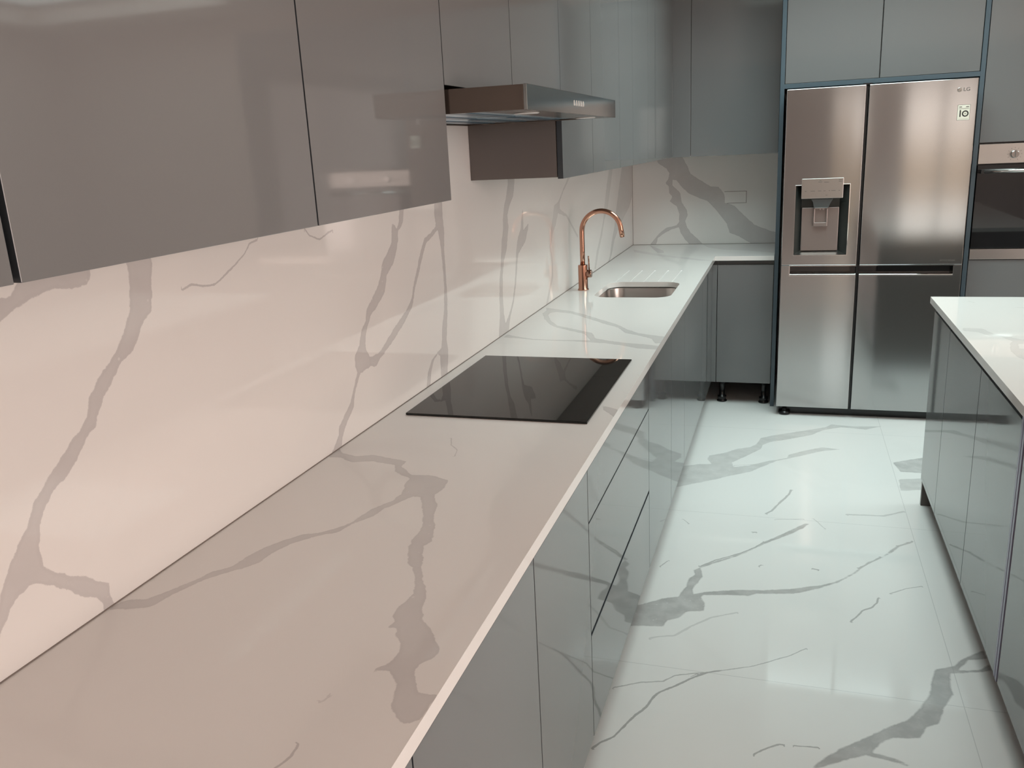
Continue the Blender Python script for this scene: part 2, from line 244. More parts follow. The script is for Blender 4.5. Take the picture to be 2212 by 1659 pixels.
# ------------------------------------------------------------------ veins: traced outlines in metres on each slab
VEINS = json.loads('''{"splash":[[1.0,0,[[-5.034,1.401],[-4.999,1.415],[-4.961,1.426],[-4.951,1.424],[-4.941,1.43],[-4.93,1.442],[-4.923,1.45],[-4.88,1.451],[-4.794,1.454],[-4.8,1.427],[-4.81,1.419],[-4.838,1.42],[-4.867,1.424],[-4.891,1.423],[-4.928,1.412],[-4.948,1.405],[-4.968,1.397],[-5.006,1.383],[-5.041,1.374]]],[1.0,0,[[-4.719,1.455],[-4.721,1.446],[-4.717,1.435],[-4.72,1.417],[-4.723,1.391],[-4.728,1.366],[-4.738,1.353],[-4.746,1.34],[-4.758,1.325],[-4.774,1.307],[-4.802,1.288],[-4.823,1.275],[-4.831,1.262],[-4.844,1.253],[-4.848,1.24],[-4.855,1.225],[-4.868,1.215],[-4.87,1.211],[-4.89,1.2],[-4.908,1.185],[-4.936,1.167],[-4.958,1.149],[-4.976,1.137],[-4.985,1.122],[-4.995,1.107],[-5.017,1.086],[-5.033,1.066],[-5.047,1.048],[-5.059,1.025],[-5.078,1.0],[-5.103,0.951],[-5.089,0.955],[-5.07,0.978],[-5.057,0.994],[-5.045,1.008],[-5.031,1.018],[-5.01,1.024],[-4.999,1.021],[-4.975,1.005],[-4.951,0.985],[-4.924,0.96],[-4.899,0.943],[-4.89,0.93],[-4.893,0.91],[-4.868,0.91],[-4.874,0.936],[-4.871,0.955],[-4.895,0.971],[-4.914,0.988],[-4.941,1.003],[-4.974,1.031],[-4.982,1.039],[-4.982,1.054],[-4.983,1.07],[-4.973,1.1],[-4.963,1.119],[-4.952,1.127],[-4.942,1.138],[-4.922,1.148],[-4.901,1.158],[-4.884,1.171],[-4.864,1.189],[-4.86,1.199],[-4.838,1.207],[-4.834,1.222],[-4.821,1.236],[-4.813,1.25],[-4.799,1.256],[-4.781,1.276],[-4.769,1.289],[-4.745,1.297],[-4.727,1.31],[-4.717,1.327],[-4.702,1.342],[-4.681,1.357],[-4.673,1.382],[-4.671,1.4],[-4.661,1.431],[-4.664,1.451]]],[1.3,0.0016,[[-4.35,1.437],[-4.379,1.434],[-4.405,1.413],[-4.446,1.396],[-4.468,1.386],[-4.504,1.372],[-4.531,1.373],[-4.557,1.379],[-4.573,1.383],[-4.597,1.377]]],[1.3,0.0016,[[-4.173,1.44],[-4.155,1.424],[-4.112,1.41],[-4.081,1.421],[-4.051,1.425]]],[1.0,0,[[-3.737,1.407],[-3.746,1.361],[-3.781,1.335],[-3.814,1.314],[-3.825,1.286],[-3.854,1.257],[-3.886,1.237],[-3.922,1.215],[-3.932,1.188],[-3.959,1.168],[-3.978,1.135],[-4.005,1.113],[-4.009,1.089],[-4.0,1.071],[-4.023,1.043],[-4.052,1.006],[-4.1,0.976],[-4.118,0.965],[-4.121,0.95],[-4.155,0.921],[-4.181,0.906],[-4.119,0.904],[-4.108,0.937],[-4.073,0.967],[-4.039,0.99],[-4.022,1.027],[-3.989,1.063],[-3.93,1.069],[-3.929,1.094],[-3.947,1.116],[-3.941,1.148],[-3.927,1.17],[-3.904,1.194],[-3.863,1.212],[-3.81,1.241],[-3.792,1.281],[-3.747,1.305],[-3.72,1.336],[-3.704,1.365],[-3.7,1.386],[-3.664,1.408],[-3.648,1.451],[-3.677,1.451],[-3.69,1.411],[-3.709,1.393],[-3.717,1.405]]],[1.0,0,[[-3.93,1.069],[-3.929,1.092],[-3.883,1.09],[-3.847,1.101],[-3.804,1.122],[-3.747,1.146],[-3.69,1.166],[-3.646,1.195],[-3.621,1.237],[-3.591,1.274],[-3.559,1.316],[-3.523,1.351],[-3.479,1.358],[-3.432,1.375],[-3.438,1.411],[-3.429,1.456],[-3.372,1.454],[-3.375,1.401],[-3.371,1.352],[-3.382,1.294],[-3.381,1.229],[-3.383,1.143],[-3.395,1.079],[-3.412,1.02],[-3.405,0.987],[-3.427,0.904],[-3.475,0.901],[-3.473,0.983],[-3.49,0.995],[-3.525,0.981],[-3.55,0.952],[-3.563,0.915],[-3.595,0.909],[-3.573,0.958],[-3.536,0.989],[-3.483,1.001],[-3.456,1.005],[-3.436,1.077],[-3.415,1.113],[-3.401,1.192],[-3.402,1.257],[-3.409,1.327],[-3.421,1.364],[-3.469,1.345],[-3.514,1.336],[-3.544,1.305],[-3.582,1.259],[-3.619,1.218],[-3.645,1.171],[-3.707,1.137],[-3.776,1.107],[-3.83,1.088],[-3.872,1.074],[-3.899,1.061]]],[0.9,0,[[-2.708,1.484],[-2.712,1.46],[-2.74,1.417],[-2.773,1.378],[-2.793,1.335],[-2.792,1.303],[-2.82,1.257],[-2.833,1.213],[-2.848,1.162],[-2.869,1.115],[-2.878,1.063],[-2.882,1.001],[-2.911,0.902],[-2.85,0.91],[-2.794,0.91],[-2.757,0.968],[-2.706,1.015],[-2.667,1.079],[-2.64,1.154],[-2.619,1.19],[-2.522,1.223],[-2.476,1.267],[-2.464,1.292],[-2.538,1.273],[-2.532,1.36],[-2.562,1.315],[-2.575,1.281],[-2.617,1.251],[-2.648,1.198],[-2.665,1.135],[-2.689,1.074],[-2.719,1.022],[-2.769,0.979],[-2.822,0.951],[-2.836,0.992],[-2.839,1.056],[-2.826,1.138],[-2.805,1.185],[-2.764,1.225],[-2.73,1.305],[-2.737,1.347],[-2.704,1.381],[-2.649,1.415],[-2.625,1.48]]],[0.6,0,[[-1.74,1.462],[-1.856,1.405],[-1.924,1.369],[-1.979,1.342],[-2.05,1.333],[-2.088,1.272],[-2.134,1.217],[-2.151,1.16],[-2.124,1.082],[-2.131,1.033],[-2.187,0.977],[-2.263,0.901],[-2.226,0.904],[-2.169,0.964],[-2.114,1.015],[-2.107,1.09],[-2.129,1.158],[-2.097,1.209],[-2.032,1.247],[-1.986,1.293],[-1.831,1.264],[-1.748,1.215],[-1.616,1.141],[-1.602,1.151],[-1.725,1.218],[-1.809,1.268],[-1.953,1.31],[-1.949,1.34],[-1.881,1.381],[-1.706,1.455]]],[0.6,0,[[-0.755,1.473],[-0.865,1.352],[-0.939,1.244],[-0.977,1.172],[-1.079,1.082],[-1.176,1.013],[-1.243,0.93],[-1.2,0.924],[-1.116,1.012],[-1.017,1.088],[-0.946,1.169],[-0.843,1.23],[-0.769,1.321],[-0.653,1.47]]],[0.8,0,[[-0.363,1.461],[-0.487,1.318],[-0.569,1.216],[-0.65,1.102],[-0.745,1.019],[-0.803,0.947],[-0.873,0.91],[-0.806,0.914],[-0.733,0.958],[-0.657,1.022],[-0.467,1.098],[-0.143,1.176],[-0.011,1.239],[0.024,1.449]]]],"back":[[1.0,0,[[0.159,1.495],[0.169,1.45],[0.225,1.412],[0.246,1.382],[0.24,1.347],[0.22,1.317],[0.241,1.296],[0.246,1.251],[0.266,1.23],[0.246,1.2],[0.292,1.168],[0.31,1.122],[0.31,1.066],[0.292,1.04],[0.225,1.026],[0.178,0.991],[0.131,0.934],[0.107,0.903],[0.154,0.902],[0.168,0.96],[0.209,0.99],[0.261,1.015],[0.308,1.03],[0.321,0.993],[0.344,0.952],[0.391,0.904],[0.478,0.903],[0.426,0.956],[0.385,0.992],[0.359,1.034],[0.349,1.07],[0.366,1.105],[0.359,1.141],[0.328,1.188],[0.315,1.254],[0.266,1.301],[0.263,1.341],[0.291,1.335],[0.332,1.283],[0.373,1.247],[0.434,1.217],[0.489,1.198],[0.535,1.152],[0.576,1.1],[0.617,1.049],[0.638,0.988],[0.698,0.961],[0.793,0.904],[0.944,0.902],[0.942,0.982],[0.883,0.998],[0.794,1.035],[0.744,1.081],[0.689,1.133],[0.669,1.158],[0.614,1.18],[0.596,1.24],[0.563,1.283],[0.513,1.287],[0.453,1.324],[0.382,1.372],[0.362,1.422],[0.342,1.457],[0.311,1.508],[0.24,1.511]]]],"top":[[0.82,0,[[0.003,-4.885],[0.004,-4.86],[0.019,-4.85],[0.039,-4.845],[0.052,-4.823],[0.074,-4.78],[0.09,-4.737],[0.113,-4.714],[0.114,-4.679],[0.127,-4.636],[0.137,-4.613],[0.165,-4.576],[0.202,-4.553],[0.229,-4.516],[0.244,-4.436],[0.267,-4.391],[0.268,-4.354],[0.253,-4.302],[0.249,-4.273],[0.204,-4.246],[0.182,-4.206],[0.123,-4.191],[0.074,-4.206],[0.03,-4.181],[0.004,-4.186],[-0.015,-4.104],[0.023,-4.155],[0.065,-4.168],[0.103,-4.152],[0.199,-4.178],[0.201,-4.209],[0.245,-4.254],[0.29,-4.248],[0.336,-4.269],[0.346,-4.312],[0.338,-4.351],[0.363,-4.393],[0.376,-4.444],[0.396,-4.486],[0.417,-4.551],[0.409,-4.569],[0.426,-4.613],[0.444,-4.66],[0.466,-4.698],[0.483,-4.727],[0.492,-4.763],[0.508,-4.801],[0.531,-4.824],[0.542,-4.843],[0.563,-4.869],[0.561,-4.89],[0.55,-4.905],[0.547,-4.922],[0.564,-4.955],[0.572,-4.969],[0.599,-4.968],[0.598,-5.018],[0.582,-5.03],[0.565,-5.022],[0.549,-4.998],[0.536,-4.957],[0.513,-4.933],[0.5,-4.934],[0.495,-4.944],[0.492,-4.931],[0.507,-4.917],[0.508,-4.887],[0.501,-4.868],[0.485,-4.851],[0.479,-4.83],[0.463,-4.834],[0.467,-4.816],[0.458,-4.8],[0.455,-4.771],[0.461,-4.732],[0.444,-4.689],[0.423,-4.65],[0.409,-4.639],[0.385,-4.582],[0.378,-4.542],[0.375,-4.499],[0.353,-4.439],[0.315,-4.366],[0.299,-4.364],[0.285,-4.393],[0.266,-4.437],[0.262,-4.472],[0.238,-4.509],[0.229,-4.547],[0.192,-4.579],[0.166,-4.612],[0.153,-4.651],[0.15,-4.691],[0.137,-4.712],[0.101,-4.753],[0.083,-4.792],[0.073,-4.825],[0.063,-4.866],[0.025,-4.879]]],[0.8,0.0012,[[0.241,-4.009],[0.262,-4.057],[0.289,-4.088],[0.297,-4.127]]],[1.1,0.0014,[[0.472,-5.095],[0.474,-5.12],[0.467,-5.138],[0.461,-5.154]]],[0.5,0.002,[[0.464,-5.001],[0.456,-5.018]]],[0.75,0,[[0.017,-2.304],[0.071,-2.335],[0.143,-2.374],[0.215,-2.442],[0.298,-2.535],[0.394,-2.639],[0.445,-2.722],[0.498,-2.784],[0.55,-2.812],[0.608,-2.838],[0.613,-2.928],[0.583,-2.945],[0.559,-2.873],[0.496,-2.816],[0.45,-2.788],[0.404,-2.691],[0.336,-2.625],[0.26,-2.537],[0.156,-2.425],[0.088,-2.398],[0.065,-2.42],[0.07,-2.47],[0.113,-2.585],[0.163,-2.674],[0.228,-2.722],[0.29,-2.768],[0.329,-2.798],[0.358,-2.883],[0.413,-2.917],[0.485,-2.947],[0.553,-2.963],[0.608,-2.986],[0.606,-3.035],[0.531,-3.022],[0.475,-2.985],[0.403,-2.955],[0.344,-2.946],[0.28,-2.936],[0.21,-2.935],[0.13,-2.927],[0.078,-2.908],[0.013,-2.898],[0.015,-2.849],[0.084,-2.892],[0.134,-2.914],[0.207,-2.923],[0.31,-2.915],[0.349,-2.922],[0.325,-2.863],[0.299,-2.809],[0.238,-2.764],[0.169,-2.709],[0.129,-2.658],[0.076,-2.549],[0.035,-2.432],[0.035,-2.369]]],[0.8,0,[[0.552,-3.69],[0.597,-3.717],[0.606,-3.789],[0.562,-3.731]]],[0.8,0,[[0.112,-0.015],[0.249,-0.325],[0.27,-0.445],[0.231,-0.442],[0.171,-0.236]]],[0.4,0,[[0.048,-0.265],[0.261,-0.52],[0.52,-0.754],[0.606,-0.826],[0.527,-0.821],[0.274,-0.614],[0.075,-0.389]]],[0.4,0,[[0.461,0.011],[0.924,-0.0],[0.933,-0.501],[0.766,-0.373],[0.622,-0.321],[0.515,-0.188]]]],"floor":[[0.55,0,[[0.449,-1.906],[0.504,-1.749],[0.536,-1.732],[0.619,-1.684],[0.679,-1.673],[0.651,-1.611],[0.653,-1.553],[0.72,-1.507],[0.793,-1.423],[0.854,-1.388],[0.883,-1.334],[0.903,-1.229],[0.982,-1.164],[1.143,-1.058],[1.242,-0.987],[1.276,-0.932],[1.388,-0.95],[1.54,-0.925],[1.448,-0.994],[1.323,-0.974],[1.224,-1.045],[1.166,-1.133],[1.102,-1.183],[1.055,-1.217],[0.968,-1.269],[0.915,-1.341],[0.909,-1.402],[0.837,-1.532],[0.774,-1.634],[0.786,-1.697],[0.858,-1.663],[0.952,-1.58],[1.04,-1.519],[1.048,-1.472],[1.138,-1.386],[1.215,-1.33],[1.305,-1.346],[1.214,-1.385],[1.063,-1.515],[0.989,-1.573],[0.918,-1.673],[0.869,-1.746],[0.765,-1.827],[0.711,-1.878],[0.576,-1.982],[0.471,-2.06]]],[0.9,0,[[1.131,-2.308],[1.113,-2.312],[1.076,-2.365],[1.004,-2.462],[0.957,-2.522],[0.924,-2.586],[0.868,-2.652],[0.78,-2.731],[0.753,-2.756],[0.727,-2.794],[0.707,-2.823],[0.716,-2.852],[0.697,-2.893],[0.693,-2.954],[0.678,-3.014],[0.675,-3.038],[0.676,-3.032],[0.623,-3.059],[0.553,-3.117],[0.496,-3.158],[0.485,-3.281],[0.582,-3.253],[0.648,-3.244],[0.656,-3.203],[0.694,-3.175],[0.716,-3.129],[0.772,-3.11],[0.77,-3.054],[0.753,-3.022],[0.758,-3.002],[0.841,-2.984],[0.917,-2.971],[0.944,-2.951],[1.073,-2.922],[1.156,-2.867],[1.198,-2.828],[1.224,-2.807],[1.292,-2.715],[1.329,-2.645],[1.389,-2.574],[1.439,-2.511],[1.466,-2.458],[1.525,-2.404],[1.524,-2.39],[1.461,-2.452],[1.435,-2.491],[1.401,-2.558],[1.342,-2.616],[1.306,-2.675],[1.281,-2.723],[1.224,-2.795],[1.17,-2.837],[1.064,-2.889],[0.958,-2.924],[0.878,-2.938],[0.767,-2.978],[0.726,-3.004],[0.717,-2.972],[0.733,-2.909],[0.745,-2.864],[0.736,-2.823],[0.728,-2.8],[0.76,-2.767],[0.835,-2.692],[0.89,-2.634],[0.935,-2.569],[0.981,-2.51],[1.063,-2.42],[1.106,-2.359]]],[1,0.0035,[[0.546,-3.898],[0.565,-3.868],[0.593,-3.84],[0.608,-3.802],[0.636,-3.732],[0.663,-3.683],[0.671,-3.642],[0.687,-3.609],[0.734,-3.562],[0.771,-3.517],[0.815,-3.475],[0.855,-3.456]]],[0.8,0.002,[[0.855,-3.456],[0.949,-3.41],[1.001,-3.37],[1.061,-3.323],[1.109,-3.271]]],[0.8,0.0025,[[0.55,-3.619],[0.627,-3.572],[0.691,-3.552],[0.722,-3.513],[0.809,-3.476]]],[0.9,0.003,[[1.251,-3.077],[1.279,-3.028],[1.295,-2.991],[1.328,-2.963],[1.348,-2.925],[1.354,-2.888]]],[0.7,0.0025,[[1.396,-2.85],[1.454,-2.801],[1.51,-2.771]]],[0.4,0.004,[[0.614,-3.327],[0.644,-3.308],[0.694,-3.29],[0.739,-3.223],[0.799,-3.151],[0.883,-3.098]]],[1.0,0,[[1.116,-3.835],[1.147,-3.788],[1.204,-3.726],[1.262,-3.674],[1.318,-3.618],[1.373,-3.573],[1.411,-3.51],[1.447,-3.435],[1.464,-3.351],[1.482,-3.3],[1.535,-3.271],[1.564,-3.226],[1.637,-3.159],[1.64,-3.203],[1.581,-3.228],[1.543,-3.291],[1.605,-3.276],[1.64,-3.236],[1.639,-3.268],[1.592,-3.289],[1.518,-3.312],[1.511,-3.36],[1.509,-3.42],[1.475,-3.494],[1.456,-3.553],[1.449,-3.572],[1.416,-3.593],[1.394,-3.645],[1.369,-3.652],[1.323,-3.663],[1.291,-3.692],[1.267,-3.738],[1.32,-3.745],[1.36,-3.769],[1.309,-3.759],[1.252,-3.75],[1.181,-3.795],[1.131,-3.831]]],[0.9,0.0025,[[0.966,-3.822],[0.99,-3.795],[1.031,-3.762],[1.046,-3.761]]],[0.9,0.0025,[[1.067,-3.757],[1.092,-3.754],[1.133,-3.75]]],[0.8,0.005,[[0.955,-2.239],[0.98,-2.201],[1.011,-2.11],[1.05,-2.004],[1.06,-1.947]]],[0.5,0.006,[[1.289,-2.181],[1.376,-2.171],[1.437,-2.167],[1.522,-2.102]]],[0.6,0.002,[[0.995,-2.291],[1.113,-2.264]]],[0.8,0.002,[[0.578,-2.819],[0.603,-2.762]]],[0.7,0.002,[[0.614,-2.365],[0.644,-2.407]]],[0.5,0.002,[[1.151,-2.249],[1.197,-2.348]]],[0.8,0.003,[[0.941,-2.741],[0.954,-2.723]]],[0.9,0.004,[[1.138,-2.714],[1.16,-2.721]]],[0.8,0.004,[[0.906,-2.438],[0.923,-2.435]]],[0.8,0,[[1.539,-1.496],[1.682,-1.405],[1.72,-1.376],[1.686,-1.636],[1.654,-1.621],[1.561,-1.618]]],[0.6,0,[[1.543,-1.722],[1.642,-1.693],[1.679,-1.686],[1.658,-1.841],[1.614,-1.841],[1.535,-1.865]]],[0.9,0.0035,[[0.957,-2.522],[0.923,-2.579],[0.868,-2.645],[0.779,-2.722],[0.727,-2.787]]],[0.8,0.004,[[1.523,-2.4],[1.461,-2.456]]],[0.8,0.004,[[1.39,-2.567],[1.341,-2.629],[1.305,-2.677]]],[0.4,0.003,[[0.904,-1.242],[1.022,-1.157],[1.143,-1.066],[1.25,-0.986]]],[0.5,0.003,[[0.914,-1.311],[1.055,-1.217]]],[0.4,0.003,[[0.785,-1.676],[0.916,-1.63],[0.989,-1.562]]]],"island":[[0.45,0,[[1.591,-2.606],[1.652,-2.614],[1.671,-2.697],[1.707,-2.741],[1.742,-2.783],[1.763,-2.781],[1.748,-2.847],[1.714,-2.839],[1.7,-2.914],[1.734,-2.91],[1.698,-3.068],[1.683,-3.051],[1.673,-3.024],[1.669,-2.947],[1.686,-2.853],[1.704,-2.808],[1.684,-2.743],[1.653,-2.734],[1.63,-2.677],[1.587,-2.656]]],[0.5,0.003,[[1.837,-2.207],[1.865,-2.221]]],[0.4,0.003,[[1.698,-2.083],[1.714,-2.116]]]]}''')
def vein_field(P, veins):
    """P (n,2) -> per point: distance inside the nearest broad vein, its strength,
    signed side distance to the nearest hairline vein, that hairline's half width and strength"""
    n = len(P); best = np.full(n, -.05); tone = np.full(n, .8)
    hd = np.full(n, .05); hs = np.ones(n); hw = np.full(n, .001); ht = np.full(n, .8)
    for tn, wd, poly in veins:
        Q = np.array(poly); mrg = .05
        lo, hi = Q.min(0)-mrg, Q.max(0)+mrg
        idx = np.where((P[:, 0] > lo[0]) & (P[:, 0] < hi[0]) & (P[:, 1] > lo[1]) & (P[:, 1] < hi[1]))[0]
        if not len(idx): continue
        X = P[idx]; d = np.full(len(idx), 9.); inside = np.zeros(len(idx), bool); sgn = np.ones(len(idx))
        m = len(Q) if wd == 0 else len(Q)-1
        for i in range(m):
            a, b = Q[i], Q[(i+1) % len(Q)]; ab = b-a; l2 = max(ab@ab, 1e-12)
            tt = ((X-a)@ab)/l2; t = np.clip(tt, 0, 1); dd = np.hypot(*(X-a-t[:, None]*ab).T); c = dd < d; d = np.where(c, dd, d)
            if wd:
                cr = np.where(ab[0]*(X[:, 1]-a[1])-ab[1]*(X[:, 0]-a[0]) >= 0, 1., -1.)
                if i == 0: cr = np.where(tt < 0, 1., cr)
                if i == m-1: cr = np.where(tt > 1, 1., cr)
                sgn = np.where(c, cr, sgn)
            elif a[1] != b[1]:
                q = ((a[1] > X[:, 1]) != (b[1] > X[:, 1])) & (X[:, 0] < (b[0]-a[0])*(X[:, 1]-a[1])/(b[1]-a[1])+a[0]); inside ^= q
        if wd:
            up = d < hd[idx]; k = idx[up]; hd[k] = d[up]; hs[k] = sgn[up]; hw[k] = wd; ht[k] = tn
        else:
            s = np.where(inside, d, -d); up = s > best[idx]; k = idx[up]; best[k] = s[up]; tone[k] = tn
    return np.stack([np.clip(best, -.05, .05), tone, hd*hs, hw, ht, hd], 1)
def slab_grid(us, vs_, place, veins, drop=None, skip=None):
    """gridded surface: us, vs_ coordinate lists; place(u,v,h)->xyz"""
    us = np.array(us); vs_ = np.array(vs_); nu, nv = len(us), len(vs_)
    U, V = np.meshgrid(us, vs_, indexing='ij'); P = np.stack([U.ravel(), V.ravel()], 1)
    s = vein_field(P, veins)
    h = np.zeros(len(P)) if drop is None else drop(P)
    verts = [place(u, v, hh) for (u, v), hh in zip(P, h)]
    faces = []
    for i in range(nu-1):
        for j in range(nv-1):
            if skip and skip((us[i]+us[i+1])/2, (vs_[j]+vs_[j+1])/2): continue
            faces.append((i*nv+j, (i+1)*nv+j, (i+1)*nv+j+1, i*nv+j+1))
    return verts, faces, s
def slab_obj(name, parts, m, extra=None, parent=None, want=None):
    """parts: list of (verts, faces, attributes); extra: plain boxes (body below the face)"""
    V, Fc, S_ = [], [], []
    NONE = (-.05, 0., .05, .001, 0., .05); names = ('vein', 'tone', 'hair', 'hairw', 'hairt', 'haird')
    for v, f, s in parts:
        k = len(V); V += list(v); Fc += [tuple(q+k for q in g) for g in f]; S_ += [NONE]*len(v) if s is None else [tuple(map(float, q)) for q in s]
    me = bpy.data.meshes.new(name); me.from_pydata(V, [], Fc); 
    bm = bmesh.new(); bm.from_mesh(me); lay = [bm.verts.layers.float.new(q) for q in names]
    for i, v in enumerate(bm.verts):
        for l_, q in zip(lay, S_[i]): v[l_] = q
    if want is not None:
        for f in bm.faces:
            if f.normal.dot(want) < 0: f.normal_flip()
    k = len(V)
    if extra:
        for e in extra:
            fs = box(bm, *e[:6])
            if len(e) > 6: bmesh.ops.delete(bm, geom=[fs[i] for i in e[6]], context='FACES_ONLY')
    for i, v in enumerate(bm.verts):
        if i >= k:
            for l_, q in zip(lay, NONE): v[l_] = q
    bm.to_mesh(me); bm.free(); me.materials.append(m)
    o = bpy.data.objects.new(name, me); COL.objects.link(o)
    if parent: o.parent = parent; 
    return o
# ================================================================== ROOM SHELL
X0, X1, Y0, Y1 = -0.02, RX, -9.2, 0.02
def lin(a, b, st): 
    n = max(1, int(round((b-a)/st))); return [a+(b-a)*i/n for i in range(n+1)]
# floor: traced fine area in the aisle, coarse tile around it
xs = lin(.50, 1.80, .0075); ys = lin(-4.35, -.45, .0075)
vis = slab_grid(xs, ys, lambda u, v, h: (u, v, 0.0), VEINS['floor'])
def quad(x0, x1, y0, y1): return ([(x0, y0, 0), (x1, y0, 0), (x1, y1, 0), (x0, y1, 0)], [(0, 1, 2, 3)], None)
slab_obj('floor', [vis, quad(X0, .5, Y0, Y1), quad(1.8, X1, Y0, Y1), quad(.5, 1.8, Y0, -4.35), quad(.5, 1.8, -.45, Y1)], QFLOOR,
         extra=[(X0, X1, Y0, Y1, -.12, -.01, (1,))], want=Vector((0, 0, 1)))['kind'] = 'structure'
struct('wall_left', B(X0-.12, X0, Y0, Y1, 0, CEIL), WALL)
struct('wall_back', B(X0-.12, X1+.12, Y1, Y1+.12, 0, CEIL), WALL)
y0, y1, z0, z1 = WIN
struct('wall_right', BB([(X1, X1+.12, Y0, y0, 0, CEIL), (X1, X1+.12, y1, Y1, 0, CEIL), (X1, X1+.12, y0, y1, 0, z0), (X1, X1+.12, y0, y1, z1, CEIL)]), WALL)
DX0, DX1, DZ = 1.5, 3.45, 2.15          # garden doors in the rear wall
struct('wall_rear', BB([(X0-.12, DX0, Y0-.12, Y0, 0, CEIL), (DX1, X1+.12, Y0-.12, Y0, 0, CEIL), (DX0, DX1, Y0-.12, Y0, DZ, CEIL), (2.03, 2.45, Y0-.12, Y0, 0, DZ)]), WALLD)
sx0, sx1, sy0, sy1 = SKY
struct('ceiling', BB([(X0-.12, sx0, Y0-.12, Y1+.12, CEIL, CEIL+.12), (sx1, SKY2[0], Y0-.12, Y1+.12, CEIL, CEIL+.12), (SKY2[1], X1+.12, Y0-.12, Y1+.12, CEIL, CEIL+.12), (SKY2[0], SKY2[1], Y0-.12, SKY2[2], CEIL, CEIL+.12), (SKY2[0], SKY2[1], SKY2[3], Y1+.12, CEIL, CEIL+.12), (sx0, sx1, Y0-.12, sy0, CEIL, CEIL+.12), (sx0, sx1, sy1, Y1+.12, CEIL, CEIL+.12)]), CEILM)
qx0, qx1, qy0, qy1 = SKY2
# splashbacks (marble slabs that line the walls)
sp = slab_grid(lin(-6.5, 0, .0065), lin(.889, 1.70, .0065), lambda u, v, h: (0.0, u, v), VEINS['splash'])
o = slab_obj('trim_1', [sp], QUARTZ, extra=[(-.02, -.0005, -6.5, .02, .889, 1.70)], want=Vector((1, 0, 0))); o['kind'] = 'structure'; o['label'] = 'veined marble splashback slab on the left wall'
sp = slab_grid(lin(0, .934, .0085), lin(.889, 1.60, .0085), lambda u, v, h: (u, 0.0, v), VEINS['back'])
o = slab_obj('trim_2', [sp], QUARTZ, extra=[(0, .934, .0005, .02, .889, 1.60)], want=Vector((0, -1, 0))); o['kind'] = 'structure'; o['label'] = 'veined marble splashback slab on the back wall'
# sealant lines
struct('trim_3', BB([(0, .0015, -6.5, 0, .915, .9169), (0, .934, -.0015, 0, .915, .9169), (0, .0014, -.0014, 0, .9169, 1.6)]), SEAL, 'thin sealant line where splashback meets worktop')

# window frames, garden doors
def frame_bars(name, horizontal_axis, fixed, a0, a1, z0, z1, bars, kindlabel):
    bm = bmesh.new(); t = .05
    def bar(a, b, c, d):
        if horizontal_axis == 'x': box(bm, a, b, fixed-.03, fixed+.03, c, d)
        else: box(bm, fixed-.03, fixed+.03, a, b, c, d)
    bar(a0, a0+t, z0, z1); bar(a1-t, a1, z0, z1); bar(a0+t, a1-t, z0, z0+t); bar(a0+t, a1-t, z1-t, z1)
    for q in bars: bar(q-t/2, q+t/2, z0+t, z1-t)
    return struct(name, bm, FRAME, kindlabel)
frame_bars('window_1', 'y', RX+.06, y0, y1, z0, z1, [(y0+y1)/2], 'dark framed side window')
frame_bars('door_1', 'x', Y0-.06, DX0, 2.03, 0.0, DZ, [], 'dark framed glazed garden door')
frame_bars('door_2', 'x', Y0-.06, 2.45, DX1, 0.0, DZ, [2.98], 'dark framed glazed garden double doors')
bm = bmesh.new()
for a, b, c, d in ((sx0, sx0+.05, sy0, sy1), (sx1-.05, sx1, sy0, sy1), (sx0, sx1, sy0, sy0+.05), (sx0, sx1, sy1-.05, sy1)): box(bm, a, b, c, d, CEIL+.12, CEIL+.42)
struct('window_2', bm, FRAME, 'skylight frame in the ceiling')
bm = bmesh.new()
for a, b, c, d in ((qx0, qx0+.04, qy0, qy1), (qx1-.04, qx1, qy0, qy1), (qx0, qx1, qy0, qy0+.04), (qx0, qx1, qy1-.04, qy1)): box(bm, a, b, c, d, CEIL+.12, CEIL+.2)
struct('window_3', bm, FRAME, 'roof light frame in the ceiling')
# outside
struct('floor_outside', B(-3, 8, -13.2, Y0-.12, -.14, -.02), GRASS)
struct('wall_outside', BB([(-3, 2.05, -12.6, -12.45, 0, 1.95)]), BRICK)
struct('trim_4', BB([(2.05, 8, -12.6, -12.5, 0, 1.42)]), FENCE, 'timber garden fence outside')

# ================================================================== CABINETS
G = .0018
def door(parent, axis, face, a0, a1, z0, z1, name='door', th=.018, m=None, gap=G, label=None):
    """axis 'x': door faces +x at x=face; 'X': faces -x; 'y': faces -y at y=face. a = along coordinate"""
    bm = bmesh.new(); a0 += gap; a1 -= gap
    if axis == 'x': fs = box(bm, face-th, face, a0, a1, z0, z1); keep = (3,)
    elif axis == 'X': fs = box(bm, face, face+th, a0, a1, z0, z1); keep = (5,)
    else: fs = box(bm, a0, a1, face, face+th, z0, z1); keep = (2,)
    for i, f in enumerate(fs): f.material_index = 0 if i in keep else 1
    return obj(name, bm, [m or GLOSS, DEDGE], parent, bevel=.0008, label=label)
def foot(parent, x, y, h=.14):
    bm = bmesh.new()
    lathe(bm, [(.030, 0), (.031, .006), (.024, .012), (.024, .022), (.027, .026), (.027, .034), (.016, .038), (.016, h-.014), (.030, h-.012), (.030, h)], x, y, seg=20)
    return obj('leg', bm, BLACK, parent)
LOWX, LOWY, UPX, UPY = .583, -.623, .315, -.373
ZB, ZT = .141, .862

